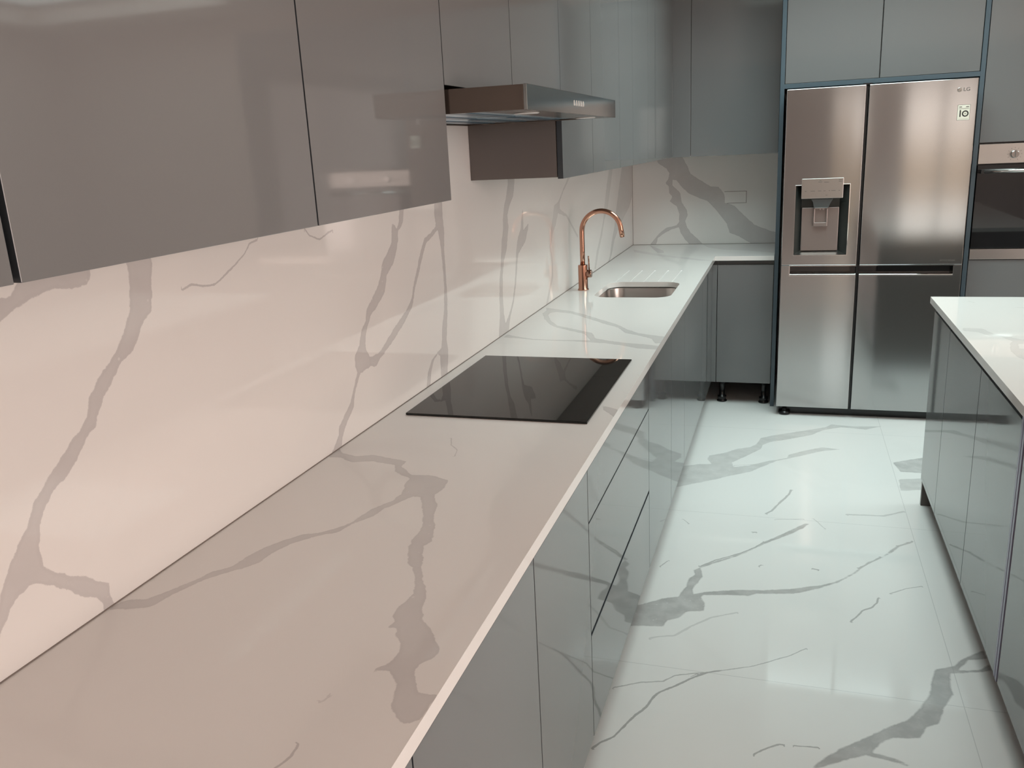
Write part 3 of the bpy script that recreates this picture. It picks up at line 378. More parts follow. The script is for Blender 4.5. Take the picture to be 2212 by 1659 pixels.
def base_left(y0, y1, doors, label, drawers=None):
    t = thing('base_cabinet', label, 'cabinet', (0.3, (y0+y1)/2, 0), 'gloss base cabinets along the left wall')
    if 'sink' in label:
        for a_, b_ in ((y0+.0005, y0+.0185), (y1-.0185, y1-.0005)): obj('side_panel', B(.02, .563, a_, b_, ZB, .887), CARC, t)
        obj('bottom_panel', B(.02, .563, y0+.0185, y1-.0185, ZB, ZB+.018), CARC, t)
    else: obj('body', B(.02, .563, y0+.0005, y1-.0005, ZB, .887), CARC, t)
    obj('handle_rail', B(.563, .566, y0+.001, y1-.001, ZT-.03, .886), RAIL, t)
    if drawers:
        for (a, b) in drawers:
            d = door(t, 'x', LOWX, y0, y1, a, b, 'drawer')
            obj('drawer_gap_shade', B(LOWX-.016, LOWX-.0045, y0+.004, y1-.004, b+.0002, b+.0018 if b < ZT-.01 else b+.001), DARK, d)  # near-black strip in the drawer gap, painted as its shade
    else:
        for a, b in zip(doors, doors[1:]): door(t, 'x', LOWX, a, b, ZB, ZT)
    for x in (.10, .50):
        for y in (y0+.07, y1-.07): foot(t, x, y)
    return t
base_left(-6.40, -5.62, [-6.40, -5.62], 'gloss grey base cabinet at the near end of the left run, nearest the camera')
base_left(-5.62, -5.022, [-5.62, -5.022], 'gloss grey base cabinet at bottom edge, second from the near end of the left run')
base_left(-5.022, -4.476, [-5.022, -4.476], 'gloss grey one-door base cabinet below the wide vein patch in the worktop')
base_left(-4.476, -4.028, [-4.476, -4.028], 'narrow gloss grey base cabinet directly before the drawer unit')
base_left(-4.028, -3.108, None, 'gloss grey drawer unit with three drawers under the black hob', drawers=[(ZB, .4265), (.4375, .725), (.7295, ZT)])
base_left(-3.108, -2.522, [-3.108, -2.522], 'gloss grey base cabinet directly behind the drawer unit')
base_left(-2.522, -2.062, [-2.522, -2.062], 'narrow gloss grey base cabinet just before the sink cabinet')
base_left(-2.062, -1.245, [-2.062, -1.245], 'gloss grey sink base cabinet standing below the steel sink')
# corner unit with its fillers
t = thing('corner_base_cabinet', 'gloss grey corner base cabinet between the sink cabinet and the back wall', 'cabinet', (.3, -.6, 0))
obj('body', BB([(.02, .563, -1.2445, -.04, ZB, .887)]), CARC, t)
door(t, 'x', LOWX, -1.245, -.65, ZB, ZT)
obj('corner_filler', BB([(.563, LOWX, -.648, LOWY, ZB, ZT), (LOWX-.018, .6095, LOWY, LOWY+.018, ZB, ZT)]), GLOSS, t, bevel=.0006)
obj('handle_rail', BB([(.563, .566, -1.243, -.60, ZT-.03, .886), (.566, .6115, -.603, -.600, ZT-.03, .886)]), RAIL, t)
for x in (.10, .50):
    for y in (-1.17, -.53): foot(t, x, y)
t = thing('base_cabinet', 'gloss grey one-door base cabinet on black feet left of the fridge, on the back wall', 'cabinet', (.77, -.31, 0))
obj('body', B(.6125, .9325, -.60, -.02, ZB, .887), CARC, t)
door(t, 'y', LOWY, .611, .9325, ZB, ZT)
obj('handle_rail', B(.6125, .9325, -.603, -.600, ZT-.03, .886), RAIL, t)
for x in (.645, .895):
    for y in (-.55, -.10): foot(t, x, y)

# upper cabinets, left wall
def upper_left(y0, y1, seams, z0, label, g='gloss upper cabinets along the left wall'):
    t = thing('wall_cabinet', label, 'cabinet', (0.1, (y0+y1)/2, z0), g)
    obj('body', B(.001, .2945, y0+.001, y1-.001, z0+.001, 2.40), CARC, t)
    for a, b in zip(seams, seams[1:]): door(t, 'x', UPX, a, b, z0-(.004 if z0 < 1.6 else 0), 2.40)
    return t
ZU = 1.491
upper_left(-6.40, -5.2175, [-6.40, -5.83, -5.2155], ZU, 'gloss grey wall cabinet at the left edge of the picture, nearest the camera')
obj_ = None
t = upper_left(-5.211, -4.652, [-5.211, -4.652], ZU, 'wide gloss grey wall cabinet second from the left edge')
obj('gap_shade', B(.001, .300, -5.2165, -5.2125, ZU-.002, 2.40), DARK, t)  # dark strip added between the cabinets to paint the gap's shade
upper_left(-4.652, -4.087, [-4.652, -4.087], ZU, 'gloss grey wall cabinet immediately left of the cooker hood')
upper_left(-4.087, -3.109, [-4.087, -3.611, -3.109], 1.722, 'short gloss grey two-door wall cabinet sitting above the cooker hood')
t = upper_left(-3.109, -2.119, [-3.109, -2.656, -2.119], ZU, 'gloss grey two-door wall cabinet immediately right of the hood, brown side panel showing')
upper_left(-2.119, -1.354, [-2.119, -1.795, -1.354], ZU, 'gloss grey wall cabinet with two slim doors above the sink')
t = upper_left(-1.354, -.395, [-1.354, -.395], ZU, 'gloss grey wall cabinet above the copper tap, last before the corner')
t = thing('corner_wall_cabinet', 'dark grey corner wall cabinet on the back wall above the blank outlet', 'cabinet', (.6, -.19, ZU))
obj('body', BB([(.001, .2945, -.394, -.001, ZU+.001, 2.40), (.2945, .932, -.352, -.001, ZU+.001, 2.40)]), CARC, t)
obj('corner_filler', BB([(.2945, UPX, -.394, -.374, ZU-.004, 2.40), (.2945, .4195, UPY, -.355, ZU-.004, 2.40)]), GLOSS, t, bevel=.0006)
door(t, 'y', UPY, .4195, .932, ZU-.004, 2.40, gap=.0025)

# ================================================================== FRIDGE SURROUND AND TALL UNITS
FY = -.628
t = thing('fridge_surround', 'slate-blue edged housing panels framing the steel fridge', 'housing', (1.44, -.3, 0))
obj('left_panel', B(.9345, .957, FY, -.001, 0, 2.40), EDGE, t, bevel=.0006)
obj('right_panel', B(1.923, 1.945, FY, -.001, 0, 2.40), EDGE, t, bevel=.0006)
obj('shelf_rail', B(.957, 1.923, FY, -.001, 1.832, 1.856), EDGE, t, bevel=.0006)
t = thing('bridging_cabinet', 'grey two-door cupboard above the steel fridge', 'cabinet', (1.44, -.3, 1.857))
obj('body', B(.958, 1.922, -.60, -.002, 1.857, 2.40), CARC, t)
door(t, 'y', FY+.003, .958, 1.4395, 1.858, 2.40, gap=.0025)
door(t, 'y', FY+.003, 1.4395, 1.922, 1.858, 2.40, gap=.0025)
t = thing('oven_base_cabinet', 'grey cabinet right of the fridge under the built-in oven', 'cabinet', (2.25, -.3, 0))
obj('body', B(1.947, 2.543, -.60, -.002, .10, .8825), CARC, t)
door(t, 'y', LOWY, 1.9465, 2.5435, .12, .880, gap=.003)
obj('plinth', B(1.947, 2.543, -.57, -.55, 0, .10), RAIL, t)
t = thing('tall_cupboard', 'tall grey cupboard right of the fridge above the built-in oven', 'cabinet', (2.25, -.3, 1.495))
obj('body', B(1.947, 2.543, -.60, -.002, 1.4955, 2.40), CARC, t)
door(t, 'y', LOWY, 1.9465, 2.5435, 1.498, 2.40, gap=.003)
t = thing('larder_cabinet', 'tall grey larder cabinet on the far side of the oven', 'cabinet', (2.85, -.3, 0))
obj('body', B(2.545, 3.143, -.60, -.002, .10, 2.40), CARC, t)
door(t, 'y', LOWY, 2.5445, 3.1435, .12, 2.40, gap=.003)
obj('plinth', B(2.545, 3.143, -.57, -.55, 0, .10), RAIL, t)

# ================================================================== OVEN
OY = -.632
t = thing('built_in_oven', 'stainless steel built-in oven with black glass door in the tall cabinet', 'oven', (2.25, -.6, .884))
obj('body', B(1.948, 2.542, -.598, -.06, .884, 1.494), BLACK, t)
obj('control_panel', B(1.9495, 2.5405, OY, -.60, 1.389, 1.489), STEELM, t, bevel=.001)
d = obj('oven_door', B(1.9495, 2.5405, OY-.004, -.60, .945, 1.381), OVG, t, bevel=.001, label='black glass door')
obj('lower_trim', B(1.9495, 2.5405, OY, -.60, .885, .940), STEELM, t, bevel=.001)
bm = bmesh.new(); tube(bm, [(1.972, OY-.045, 1.350), (2.515, OY-.045, 1.350)], .0095); h = obj('handle', bm, STEELP, d)
for x in (1.967, 2.520): obj('handle_mount', B(x-.008, x+.008, OY-.053, OY-.004, 1.341, 1.359), BLACK, h)
# window of the oven door: faint inner frame and racks behind the glass
for kx in (2.118, 2.372):
    bm = bmesh.new(); lathe(bm, [(.021, 0), (.021, -.006), (.019, -.016), (.017, -.018)], kx, OY, 'y', 28, 1.434); k = obj('control_knob', bm, STEELP, t)
    obj('pointer', B(kx-.0022, kx+.0022, OY-.0195, OY-.018, 1.418, 1.450), INKG, k)
    bm = bmesh.new()
    for i in range(11):
        a = math.radians(-60+30*i); c, s = math.cos(a), math.sin(a); r0, r1 = .029, .035
        v = [bm.verts.new((kx+c*r-s*q, OY-.0004, 1.434+s*r+c*q)) for r, q in ((r0, -.0008), (r1, -.0008), (r1, .0008), (r0, .0008))]; bm.faces.new(v)
    obj('dial_marks', bm, INKG, t)

# ================================================================== FRIDGE
FF = -.80
fr = thing('fridge_freezer', 'large stainless steel side-by-side fridge freezer with ice and water dispenser', 'fridge', (1.43, -.45, 0))
obj('cabinet', B(.976, 1.886, -.735, -.06, .035, 1.80), mat('fridge_body_dark', (.035, .035, .037), .35), fr)
def plate(bm, xs, zs, yf, th, holes, bow=0.0, sub=1):
    """front plate facing -y made of a shared-vertex grid, with rectangular holes (list of cells); bow = forward bulge at mid width"""
    xa, xb = xs[0], xs[-1]; fine, own = [xs[0]], []
    for k, (p, q) in enumerate(zip(xs, xs[1:])):
        n = max(1, int(round(sub*(q-p)/(xb-xa)))) if sub > 1 else 1
        for s in range(n): fine.append(p+(q-p)*(s+1)/n); own.append(k)
    off = lambda x: -bow*(1-(2*(x-(xa+xb)/2)/(xb-xa))**2)
    F_ = [[bm.verts.new((x, yf+off(x), z)) for z in zs] for x in fine]; R_ = [[bm.verts.new((x, yf+th, z)) for z in zs] for x in fine]
    nx, nz = len(fine)-1, len(zs)-1
    solid = lambda i, j: 0 <= i < nx and 0 <= j < nz and (own[i], j) not in holes
    for i in range(nx):
        for j in range(nz):
            if not solid(i, j): continue
            bm.faces.new((F_[i][j], F_[i+1][j], F_[i+1][j+1], F_[i][j+1])).smooth = bow > 0; bm.faces.new((R_[i][j], R_[i][j+1], R_[i+1][j+1], R_[i+1][j]))
            if not solid(i-1, j): bm.faces.new((F_[i][j], F_[i][j+1], R_[i][j+1], R_[i][j]))
            if not solid(i+1, j): bm.faces.new((F_[i+1][j], R_[i+1][j], R_[i+1][j+1], F_[i+1][j+1]))
            if not solid(i, j-1): bm.faces.new((F_[i][j], R_[i][j], R_[i+1][j], F_[i+1][j]))
            if not solid(i, j+1): bm.faces.new((F_[i][j+1], F_[i+1][j+1], R_[i+1][j+1], R_[i][j+1]))
HZ0, HZ1 = .829, .881
# left (freezer) door: upper part with dispenser opening and lower part, handle recess between
bm = bmesh.new(); plate(bm, [.972, 1.036, 1.312, 1.366], [HZ1, .938, 1.316, 1.819], FF, .060, [(1, 1)])
dl = obj('freezer_door', bm, STEEL, fr, bevel=.003)
bm = bmesh.new(); plate(bm, [.972, 1.019, 1.366], [.055, HZ0-.002, HZ1-.0015], FF, .060, [(1, 1)])
dl2 = obj('lower_freezer_door', bm, STEEL, fr, bevel=.002)
bm = bmesh.new(); plate(bm, [1.381, 1.889], [HZ1, 1.819], FF, .060, [])
dr = obj('fridge_door', bm, STEEL, fr, bevel=.003)
bm = bmesh.new(); plate(bm, [1.381, 1.848, 1.889], [.055, HZ0-.002, HZ1-.0015], FF, .060, [(0, 1)])
dr2 = obj('lower_fridge_door', bm, STEEL, fr, bevel=.002)
# handle recesses: black pocket and bright lip
for a, b, par in ((1.0195, 1.3655, dl2), (1.3815, 1.8475, dr2)):
    r = obj('handle_recess', BB([(a, b, FF+.045, FF+.058, HZ0, HZ1-.002), (a, b, FF+.006, FF+.045, HZ1-.0045, HZ1-.002)]), OVG, par)
    bm = bmesh.new(); pts = [(FF+.045, HZ0+.001), (FF+.022, HZ0+.0075), (FF+.006, HZ0+.0065), (FF-.001, HZ0+.002), (FF-.001, HZ0-.002), (FF+.045, HZ0-.0015)]
    va = [bm.verts.new((a, y, z)) for y, z in pts]; vb = [bm.verts.new((b, y, z)) for y, z in pts]
    for i in range(len(pts)):
        j = (i+1) % len(pts); bm.faces.new((va[i], va[j], vb[j], vb[i])).smooth = False
    bm.faces.new(va); bm.faces.new(vb[::-1]); obj('handle_lip', bm, CHROME, par, bevel=.0015)
    fa = a-.003 if a < 1.2 else a; fb = b+.003 if b > 1.5 else b
    obj('handle_trim', BB([(fa, fb, FF-.0018, FF-.0002, HZ1-.0045, HZ1-.0015)] + ([(fa, a+.0005, FF-.0018, FF-.0002, HZ0-.006, HZ1-.0045)] if a < 1.2 else [(b-.0005, fb, FF-.0018, FF-.0002, HZ0-.006, HZ1-.0045)]) + [(fa, fb, FF-.0018, FF-.0003, HZ0-.008, HZ0-.0065)]), CHROME, par)
obj('gasket', B(1.3675, 1.3795, FF+.025, FF+.05, .06, 1.815), BLACK, fr)
obj('top_hinge', B(1.352, 1.395, FF+.015, FF+.06, 1.8195, 1.8275), BLACK, fr)
obj('kick_grille', BB([(.985, 1.878, -.745, -.735, .0, .05)]), BLACK, fr)
for x in (1.02, 1.84):
    bm = bmesh.new(); lathe(bm, [(.030, 0), (.032, .004), (.032, .018), (.012, .02), (.012, .034)], x, -.765, seg=24); obj('foot', bm, BLACK, fr)
# dispenser
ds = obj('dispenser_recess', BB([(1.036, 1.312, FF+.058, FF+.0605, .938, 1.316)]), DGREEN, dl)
bm = bmesh.new()   # recess liner: side walls narrowing to the back, sloping tray
def quadf(bm, pts): return bm.faces.new([bm.verts.new(p) for p in pts])
zt, zb_ = 1.315, .939
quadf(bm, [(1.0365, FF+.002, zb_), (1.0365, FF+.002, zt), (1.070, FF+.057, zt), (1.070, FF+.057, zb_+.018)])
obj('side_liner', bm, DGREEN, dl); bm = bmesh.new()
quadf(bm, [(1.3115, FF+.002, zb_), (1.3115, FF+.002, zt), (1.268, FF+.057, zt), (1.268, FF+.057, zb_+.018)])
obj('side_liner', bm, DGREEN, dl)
bm = bmesh.new(); quadf(bm, [(1.0365, FF+.002, zb_), (1.3115, FF+.002, zb_), (1.268, FF+.057, zb_+.018), (1.070, FF+.057, zb_+.018)]); obj('drip_tray', bm, STEELM, dl)
bm = bmesh.new(); plate(bm, [1.072, 1.080, 1.092, 1.244, 1.256, 1.266], [.957, 1.195], FF+.040, .016, []);
obj('back_panel', bm, TAUPE, dl, bevel=.004)
pnl = obj('control_panel', B(1.066, 1.279, FF-.010, FF+.03, 1.246, 1.352), STEELM, dl, bevel=.0015)
bm = bmesh.new()
for a, b, z in ((1.083, 1.092, 1.286), (1.112, 1.135, 1.286), (1.150, 1.168, 1.286), (1.178, 1.190, 1.286), (1.205, 1.212, 1.286), (1.218, 1.240, 1.286), (1.255, 1.262, 1.286), (1.150, 1.170, 1.333), (1.180, 1.205, 1.331), (1.254, 1.270, 1.342), (1.254, 1.270, 1.334), (1.155, 1.166, 1.341), (1.190, 1.200, 1.262)):
    obj('button_mark', B(a, b, FF-.0106, FF-.0101, z-.0012, z+.0012), INKG, pnl)
bm = bmesh.new()
top = [(1.117, 1.2425), (1.231, 1.2425)]; mid = [(1.128, 1.222), (1.220, 1.222)]; bot = [(1.133, 1.194), (1.208, 1.194)]
secs = [(top, FF+.002), (mid, FF+.004), (bot, FF+.008)]
vf = [[bm.verts.new((x, yf, z)) for x, z in s_] for s_, yf in secs]; vb_ = [[bm.verts.new((x, FF+.039, z)) for x, z in s_] for s_, yf in secs]
for i in range(2):
    bm.faces.new((vf[i][0], vf[i][1], vf[i+1][1], vf[i+1][0])); bm.faces.new((vb_[i][0], vb_[i+1][0], vb_[i+1][1], vb_[i][1]))
    bm.faces.new((vf[i][0], vf[i+1][0], vb_[i+1][0], vb_[i][0])); bm.faces.new((vf[i][1], vb_[i][1], vb_[i+1][1], vf[i+1][1]))
bm.faces.new((vf[0][0], vb_[0][0], vb_[0][1], vf[0][1])); bm.faces.new((vf[2][0], vf[2][1], vb_[2][1], vb_[2][0]))
obj('ice_chute', bm, RAIL, dl, bevel=.002)
bm = bmesh.new(); plate(bm, [1.133, 1.141, 1.199, 1.207], [1.093, 1.115, 1.190], FF+.020, .016, [(1, 1)])
pd = obj('dispenser_paddle', bm, TAUPE, dl, bevel=.003)
obj('paddle_inner', B(1.1415, 1.1985, FF+.032, FF+.036, 1.1155, 1.1895), TAUPE, pd)
obj('water_nozzle', BB([(1.137, 1.205, FF+.006, FF+.02, 1.1895, 1.1935), (1.164, 1.171, FF+.008, FF+.018, 1.183, 1.1895), (1.179, 1.188, FF+.008, FF+.018, 1.183, 1.1895)]), CHROME, dl)
tr = .0022
obj('dispenser_trim', BB([(1.036-tr, 1.036+.0003, FF-.0014, FF+.001, .938-tr, 1.316+tr), (1.3117, 1.312+tr, FF-.0014, FF+.001, .938-tr, 1.316+tr), (1.036, 1.312, FF-.0014, FF+.001, .938-tr, .9383), (1.036, 1.066, FF-.0014, FF+.001, 1.3157, 1.316+tr), (1.279, 1.312, FF-.0014, FF+.001, 1.3157, 1.316+tr)]), CHROME, dl)
# writing
def text(name, s, size, loc, m, parent, ext=.0004, sx_=1.0):
    cu = bpy.data.curves.new(name, 'FONT'); cu.body = s; cu.size = size; cu.extrude = ext; cu.align_x = 'CENTER'; cu.align_y = 'CENTER'; cu.offset = size*.012
    tmp = bpy.data.objects.new(name+'_curve', cu); COL.objects.link(tmp)
    dg = bpy.context.evaluated_depsgraph_get(); me = bpy.data.meshes.new_from_object(tmp.evaluated_get(dg)); 
    bpy.data.objects.remove(tmp); bpy.data.curves.remove(cu)
    me.transform(Matrix.Translation(Vector(loc)-world_loc(parent)) @ Matrix.Rotation(PI/2, 4, 'X') @ Matrix.Diagonal((sx_, 1, 1, 1)))
    me.materials.clear(); me.materials.append(m); me.name = name
    o = bpy.data.objects.new(name, me); COL.objects.link(o); o.parent = parent; return o
bm = bmesh.new(); lathe(bm, [(.0115, 0), (.0115, -.0012), (.0095, -.0018)], 1.806, FF, 'y', 32, 1.765); em = obj('badge', bm, STEELM, dr)
bm = bmesh.new()
n = 26
for i in range(n):
    a0, a1 = math.radians(75+290*i/n), math.radians(75+290*(i+1)/n)
    quadf(bm, [(1.806+r*math.cos(a), FF-.0022, 1.765+r*math.sin(a)) for r, a in ((.0085, a0), (.0085, a1), (.0072, a1), (.0072, a0))])
box(bm, 1.8055, 1.8065, FF-.0024, FF-.0019, 1.7605, 1.769); box(bm, 1.8065, 1.8095, FF-.0024, FF-.0019, 1.7605, 1.7613); box(bm, 1.8005, 1.8025, FF-.0024, FF-.0019, 1.7665, 1.7685)
obj('emblem', bm, INKG, em)
text('badge_lettering', 'LG', .024, (1.838, FF-.0006, 1.765), INKG, dr, sx_=1.1)
st = obj('energy_sticker', BB([(1.803, 1.861, FF-.0006, FF-.0001, 1.616, 1.6915)]), INK, dr)
obj('sticker_face', BB([(1.8042, 1.8598, FF-.0010, FF-.0006, 1.6172, 1.6903)]), STICK, st)
text('sticker_number', '1', .047, (1.8165, FF-.0014, 1.6475), INK, st, sx_=1.0)
bm = bmesh.new(); n = 40
for i in range(n):
    a0, a1 = 2*PI*i/n, 2*PI*(i+1)/n
    quadf(bm, [(1.840+r*math.cos(a), FF-.0014, 1.648+r*math.sin(a)) for r, a in ((.0155, a0), (.0155, a1), (.0095, a1), (.0095, a0))])
box(bm, 1.836, 1.844, FF-.0016, FF-.0012, 1.6468, 1.6492)
obj('sticker_ring', bm, INK, st)
for q in [(1.810, 1.823, FF-.0014, FF-.001, 1.679, 1.683), (1.841, 1.855, FF-.0014, FF-.001, 1.679, 1.683), (1.809, 1.856, FF-.0014, FF-.001, 1.6735, 1.6745), (1.809, 1.856, FF-.0014, FF-.001, 1.6705, 1.6713), (1.809, 1.856, FF-.0014, FF-.001, 1.6222, 1.6230)]: obj('small_print', B(*q), INKG, st)
obj('door_print', BB([(1.779, 1.790, FF-.0006, FF-.0001, .9015, .9035), (1.794, 1.815, FF-.0006, FF-.0001, .9015, .9035), (1.818, 1.853, FF-.0006, FF-.0001, .9015, .9035), (1.779, 1.853, FF-.0006, FF-.0001, .9065, .9072)]), INKG, dr)

# ================================================================== WORKTOP (L shape, sink cut-out, drainer grooves)
SX0, SX1, SY0, SY1, SR = .158, .512, -2.040, -1.596, .075
PX0, PX1, PY0, PY1 = .120, .550, -2.075, -1.5905
gro = [.186+i*(.468-.186)/4 for i in range(5)]
us = sorted(set([round(v, 4) for v in lin(0.0, .5985, .0065)] + [PX0, PX1] + [round(g+d, 4) for g in gro for d in (-.0042, -.0015, .0015, .0042)]))
vs2 = sorted(set([round(v, 4) for v in lin(-6.5, 0, .0065)] + [PY0, PY1, -1.20]))
def drop(P):
    h = np.zeros(len(P)); my = (P[:, 1] > PY1-.0005) & (P[:, 1] < -1.205)
    for g in gro: h[my & (np.abs(P[:, 0]-g) < .002)] = -.0032
    return h
ZW, ZS = .915, .889
def pl(u, v, h): return (u, v, ZW+h)
main = slab_grid(us, vs2, pl, VEINS['top'], drop=drop, skip=lambda x, y: PX0 < x < PX1 and PY0 < y < PY1)
ret = slab_grid([.5985]+lin(.604, .933, .009), lin(-.6375, 0, .009), pl, VEINS['top'])
# sink patch: rings between rounded sink outline and the rectangle
def rrect(x0, x1, y0, y1, r, npc=14, ns=20):
    pts = []
    cs = [(x1-r, y1-r, 0), (x0+r, y1-r, 90), (x0+r, y0+r, 180), (x1-r, y0+r, 270)]
    for k, (cx, cy, a) in enumerate(cs):
        for i in range(npc+1): t_ = math.radians(a+90*i/npc); pts.append((cx+r*math.cos(t_), cy+r*math.sin(t_)))
        nx = cs[(k+1) % 4]; e = (nx[0]+r*math.cos(math.radians(nx[2])), nx[1]+r*math.sin(math.radians(nx[2]))); s_ = pts[-1]
        for i in range(1, ns): pts.append((s_[0]+(e[0]-s_[0])*i/ns, s_[1]+(e[1]-s_[1])*i/ns))
    return pts
hole = rrect(SX0, SX1, SY0, SY1, SR); cxs, cys = (SX0+SX1)/2, (SY0+SY1)/2
outer = []
for x, y in hole:
    # push out to the patch rectangle
    dx, dy = x-cxs, y-cys; sc_ = min(((PX1 if dx > 0 else PX0)-cxs)/dx if abs(dx) > 1e-6 else 9e9, ((PY1 if dy > 0 else PY0)-cys)/dy if abs(dy) > 1e-6 else 9e9)
    outer.append((cxs+dx*sc_, cys+dy*sc_))
corners = [(PX1, PY1), (PX0, PY1), (PX0, PY0), (PX1, PY0)]
for c in corners:
    k = min(range(len(outer)), key=lambda i: (outer[i][0]-c[0])**2+(outer[i][1]-c[1])**2); outer[k] = c
NR = 5; pv, pf = [], []
for k in range(NR+1):
    for (a, b), (c, d) in zip(hole, outer): pv.append((a+(c-a)*k/NR, b+(d-b)*k/NR))
nn = len(hole)
for k in range(NR):
    for i in range(nn): pf.append((k*nn+i, k*nn+(i+1) % nn, (k+1)*nn+(i+1) % nn, (k+1)*nn+i))
ps = vein_field(np.array(pv), VEINS['top'])
rim_v = [(x, y, ZW) for x, y in hole]+[(x, y, ZS+.001) for x, y in hole]
rim_f = [(i, (i+1) % nn, nn+(i+1) % nn, nn+i) for i in range(nn)]
wt = slab_obj('worktop', [main, ret, ([(x, y, ZW) for x, y in pv], pf, ps), (rim_v, rim_f, None)], QUARTZ, want=Vector((0, 0, 1)),
  extra=[(0, .5985, -6.5, PY0, ZS, ZW, (1, 4)), (0, PX0, PY0, PY1, ZS, ZW, (1, 3, 2, 4)), (PX1, .5985, PY0, PY1, ZS, ZW, (1, 5, 2, 4)), (0, .5985, PY1, 0, ZS, ZW, (1, 2)), (.5985, .933, -.6375, 0, ZS, ZW, (1, 5))])
tag(wt, 'long L-shaped white worktop with grey veins along the left and back walls', 'worktop')
# sink bowl
bm = bmesh.new(); rings = []
for off, z in ((.022, .8885), (.006, .8885), (.004, .882), (-.004, .76), (-.012, .735), (-.035, .722), (-.10, .718)):
    r = max(SR+off, .03); rings.append([bm.verts.new((x, y, z)) for x, y in rrect(SX0-off, SX1+off, SY0-off, SY1+off, r)])
for a, b in zip(rings, rings[1:]):
    for i in range(nn): bm.faces.new((a[i], a[(i+1) % nn], b[(i+1) % nn], b[i])).smooth = True
bm.faces.new(rings[-1])
sk = obj('sink_bowl', bm, STEELM); tag(sk, 'undermounted stainless steel sink bowl set in the worktop', 'sink')
bm = bmesh.new(); lathe(bm, [(.045, 0), (.045, .002), (.036, .003), (.030, .001)], cxs, cys, seg=32, cz=.7182); obj('drain', bm, STEELP, sk)

# ================================================================== TAP
TX, TY = .074, -1.835
tp = thing('mixer_tap', 'brushed copper swan-neck tap standing behind the sink', 'tap', (TX, TY, ZW))
bm = bmesh.new(); lathe(bm, [(.0265, 0), (.0265, .004), (.0245, .006), (.0225, .007), (.0225, .118), (.0215, .120), (.0125, .1205)], TX, TY, seg=40, cz=ZW); bd = obj('body', bm, COPPER, tp)
R_ = .0935; zc = 1.193; pts = [(TX, TY, ZW+.115), (TX, TY, 1.10), (TX, TY, zc)]
for i in range(1, 31):
    a = math.radians(180-176*i/30*1.0); pts.append((TX+R_+R_*math.cos(a), TY, zc+R_*math.sin(a)*1.0))
a = math.radians(4); pts.append((TX+2*R_+.0055, TY, zc-.026))
bm = bmesh.new(); tube(bm, pts, .0118, 24); spt = obj('spout', bm, COPPER, tp)
bm = bmesh.new(); tube(bm, [(TX+2*R_+.0054, TY, zc-.0255), (TX+2*R_+.0062, TY, zc-.030)], .0095, 20); obj('aerator', bm, COPPERD, spt)
bm = bmesh.new(); lathe(bm, [(.017, .018), (.0185, .022), (.0185, .040), (.0170, .043)], TX, TY, 'x', 28, .993); kn = obj('control_knob', bm, COPPERD, tp)
bm = bmesh.new(); tube(bm, [(TX+.031, TY, 1.005), (TX+.029, TY, 1.078)], .0036, 14); obj('lever', bm, COPPERD, kn)

# ================================================================== HOB
bm = bmesh.new(); box(bm, .050, .545, -3.852, -3.202, ZW+.0003, ZW+.0065)
hb = obj('induction_hob', bm, HOB, bevel=.0012); tag(hb, 'black glass induction hob set on the worktop under the hood', 'hob')

# ================================================================== COOKER HOOD
HX = .490; HY0, HY1, HB, HT = -4.077, -3.127, 1.664, 1.7135
hd = thing('cooker_hood', 'flat stainless steel cooker hood projecting below the short wall cabinet', 'cooker hood', (.25, -3.6, HB))
obj('canopy', BB([(.004, HX-.008, HY0+.001, HY0+.014, HB, HT), (.004, HX-.008, HY1-.014, HY1-.001, HB, HT), (.004, .02, HY0+.014, HY1-.014, HB, HT), (.02, HX-.008, HY0+.014, HY1-.014, HT-.006, HT), (.39, HX-.008, HY0+.014, HY1-.014, HB, HB+.004)]), HOODB, hd, bevel=.0008)
fp = obj('front_panel', B(HX-.0075, HX, HY0, HY1, HB-.001, HT+.0005), HOODS, hd, bevel=.0008)
bm = bmesh.new()
for i in range(5): box(bm, HX, HX+.0015, -3.664+i*.0245, -3.658+i*.0245, 1.683, 1.696)
obj('button', bm, STEELP, fp)
# underside filters
for a, b in ((HY0+.03, -3.615), (-3.595, HY1-.03)):
    bm = bmesh.new(); box(bm, .03, .385, a, b, HB+.004, HB+.010)
    f = obj('grease_filter', bm, FILT, hd, bevel=.001)
    bm = bmesh.new()
    for k in range(3):
        x = .075+k*.105; box(bm, x, x+.040, a+.015, b-.015, HB+.0025, HB+.004)
    obj('filter_slot', bm, FILTD, f)
for y in (-3.90, -3.30):
    bm = bmesh.new(); lathe(bm, [(.028, 0), (.030, -.0015), (.026, -.003)], .435, y, seg=28, cz=HB); obj('hood_lamp', bm, LENS, hd)

# recessed downlights over the aisle, behind and above the camera
def downlight(y, label, watts):
    t = thing('downlight', label, 'ceiling light', (1.30, y, CEIL), 'recessed downlights over the aisle')
    bm = bmesh.new(); n = 36
    for (r0, r1, z0, z1) in ((.062, .085, -.002, -.002), (.085, .085, -.002, 0), (.062, .055, -.002, .0)):
        for i in range(n):
            a0, a1 = 2*PI*i/n, 2*PI*(i+1)/n
            bm.faces.new([bm.verts.new((1.30+r*math.cos(a), y+r*math.sin(a), CEIL+z)) for r, a, z in ((r0, a0, z0), (r1, a0, z1), (r1, a1, z1), (r0, a1, z0))])
    obj('trim_ring', bm, STEELM, t)
    l = bpy.data.lights.new('lamp', 'AREA'); l.shape = 'DISK'; l.size = .12; l.energy = watts; l.color = (1.0, .73, .62); l.spread = math.radians(150)
    o = bpy.data.objects.new('lamp', l); COL.objects.link(o); o.parent = t; o.location = (0, 0, -.003)
downlight(-4.75, 'round recessed ceiling downlight over the aisle beside the island end', 1.5)
downlight(-6.30, 'round recessed ceiling downlight behind the viewer, farther from the island', 1.5)

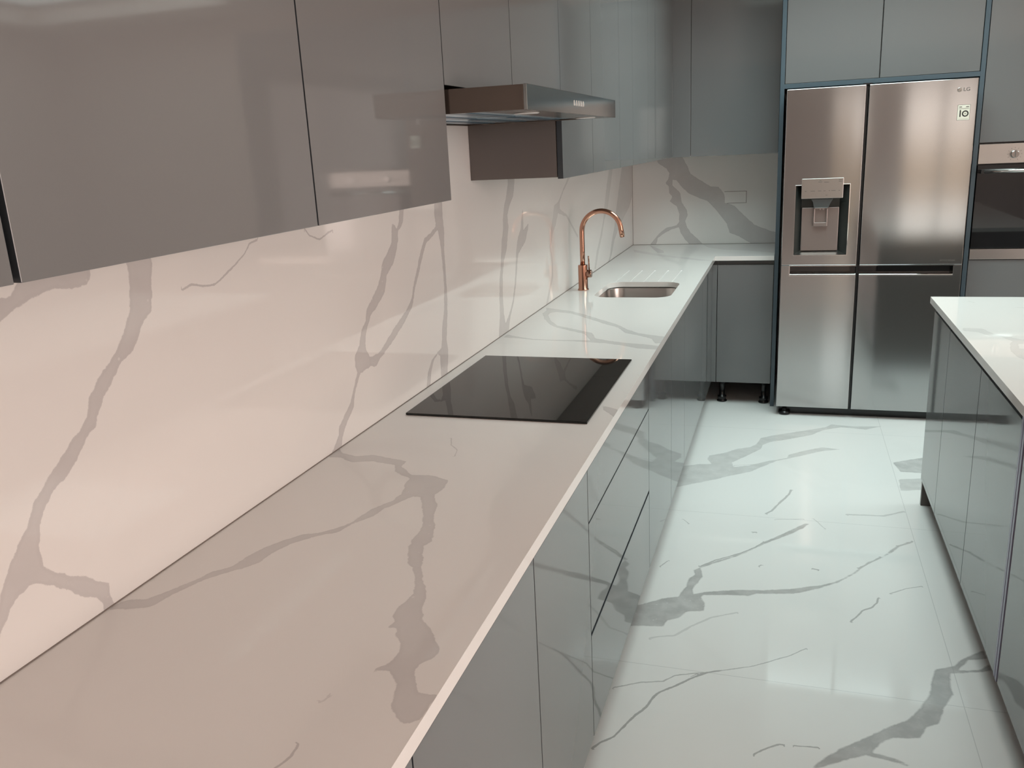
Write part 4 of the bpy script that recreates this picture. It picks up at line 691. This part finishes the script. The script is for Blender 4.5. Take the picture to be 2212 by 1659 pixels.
# ================================================================== BLANK OUTLET on back splashback
bm = bmesh.new(); box(bm, .6035, .7365, -.0022, 0, 1.1785, 1.2500)
ou = thing('blank_outlet', 'marble-coloured rectangular blank outlet cover in the back splashback', 'outlet', (.67, 0, 1.178))
obj('cover', bm, QUARTZ, ou)
obj('outline', BB([(.600, .7395, -.0012, 0, 1.250, 1.2525), (.7365, .7395, -.0012, 0, 1.176, 1.250), (.618, .7365, -.0012, 0, 1.176, 1.1785)]), SEAL, ou)

# ================================================================== ISLAND
IX, IY, IE = 1.5755, -1.985, -4.72
us = [IX]+lin(IX+.008, 2.30, .012); vsI = lin(-3.6, IY, .012)
it = slab_grid(us, vsI, lambda u, v, h: (u, v, ZW), VEINS['island'])
fl = lambda x0, x1, y0, y1: ([(x0, y0, ZW), (x1, y0, ZW), (x1, y1, ZW), (x0, y1, ZW)], [(0, 1, 2, 3)], None)
iw = slab_obj('island_worktop', [it, fl(2.30, 2.62, -3.6, IY), fl(IX, 2.62, IE, -3.6)], QUARTZ, want=Vector((0, 0, 1)), extra=[(IX, 2.62, IE, IY, ZS, ZW, (1,))])
tag(iw, 'white veined worktop slab on top of the island at right', 'worktop')
IDX = 1.590
def island_cab(y0, y1, label, wide=False):
    t = thing('island_cabinet', label, 'cabinet', (2.1, (y0+y1)/2, 0), 'gloss cabinets of the island')
    obj('body', B(1.612, 2.59, y0+.0005, y1-.0005, .128, .887), CARC, t)
    door(t, 'X', IDX, y0, y1, .126, ZT)
    obj('handle_rail', B(1.6085, 1.612, y0+.001, y1-.001, ZT-.03, .886), RAIL, t)
    obj('plinth', B(1.66, 1.676, y0+.0005, y1-.0005, 0, .128), CARC, t)
    return t
t = thing('end_panel', 'grey end panel at the far end of the island, reaching the floor', 'panel', (2.1, -2.01, 0))
obj('board', B(1.598, 2.60, -2.022, -2.000, 0, .8885), CARC, t, bevel=.0008)
island_cab(-2.404, -2.0225, 'narrow gloss grey island cabinet at the far end, facing the aisle')
island_cab(-2.972, -2.4045, 'gloss grey island cabinet second from the far end')
island_cab(-3.489, -2.9725, 'gloss grey island cabinet just before the lilac-edged strip')
t = thing('filler_strip', 'pair of thin lilac-edged upright strips between the near island cabinets', 'trim strip', (1.6, -3.51, .126))
obj('strip', B(1.588, 2.58, -3.5065, -3.4910, .126, .887), LILAC, t, bevel=.0006)
obj('strip', B(1.588, 2.58, -3.5270, -3.5115, .126, .887), LILAC, t, bevel=.0006)
obj('gap', B(1.60, 2.57, -3.5115, -3.5065, .13, .886), DARK, t)  # dark block between the strips, shade of the gap as colour
island_cab(-4.10, -3.529, 'gloss grey island cabinet at the right edge, nearest the camera')
island_cab(-4.70, -4.1005, 'gloss grey island cabinet at the near end, cut off by the picture edge')

for o in bpy.data.objects:
    if o.type == 'MESH' and 'kind' not in o and o.parent is None and 'label' not in o: print('UNTAGGED', o.name)
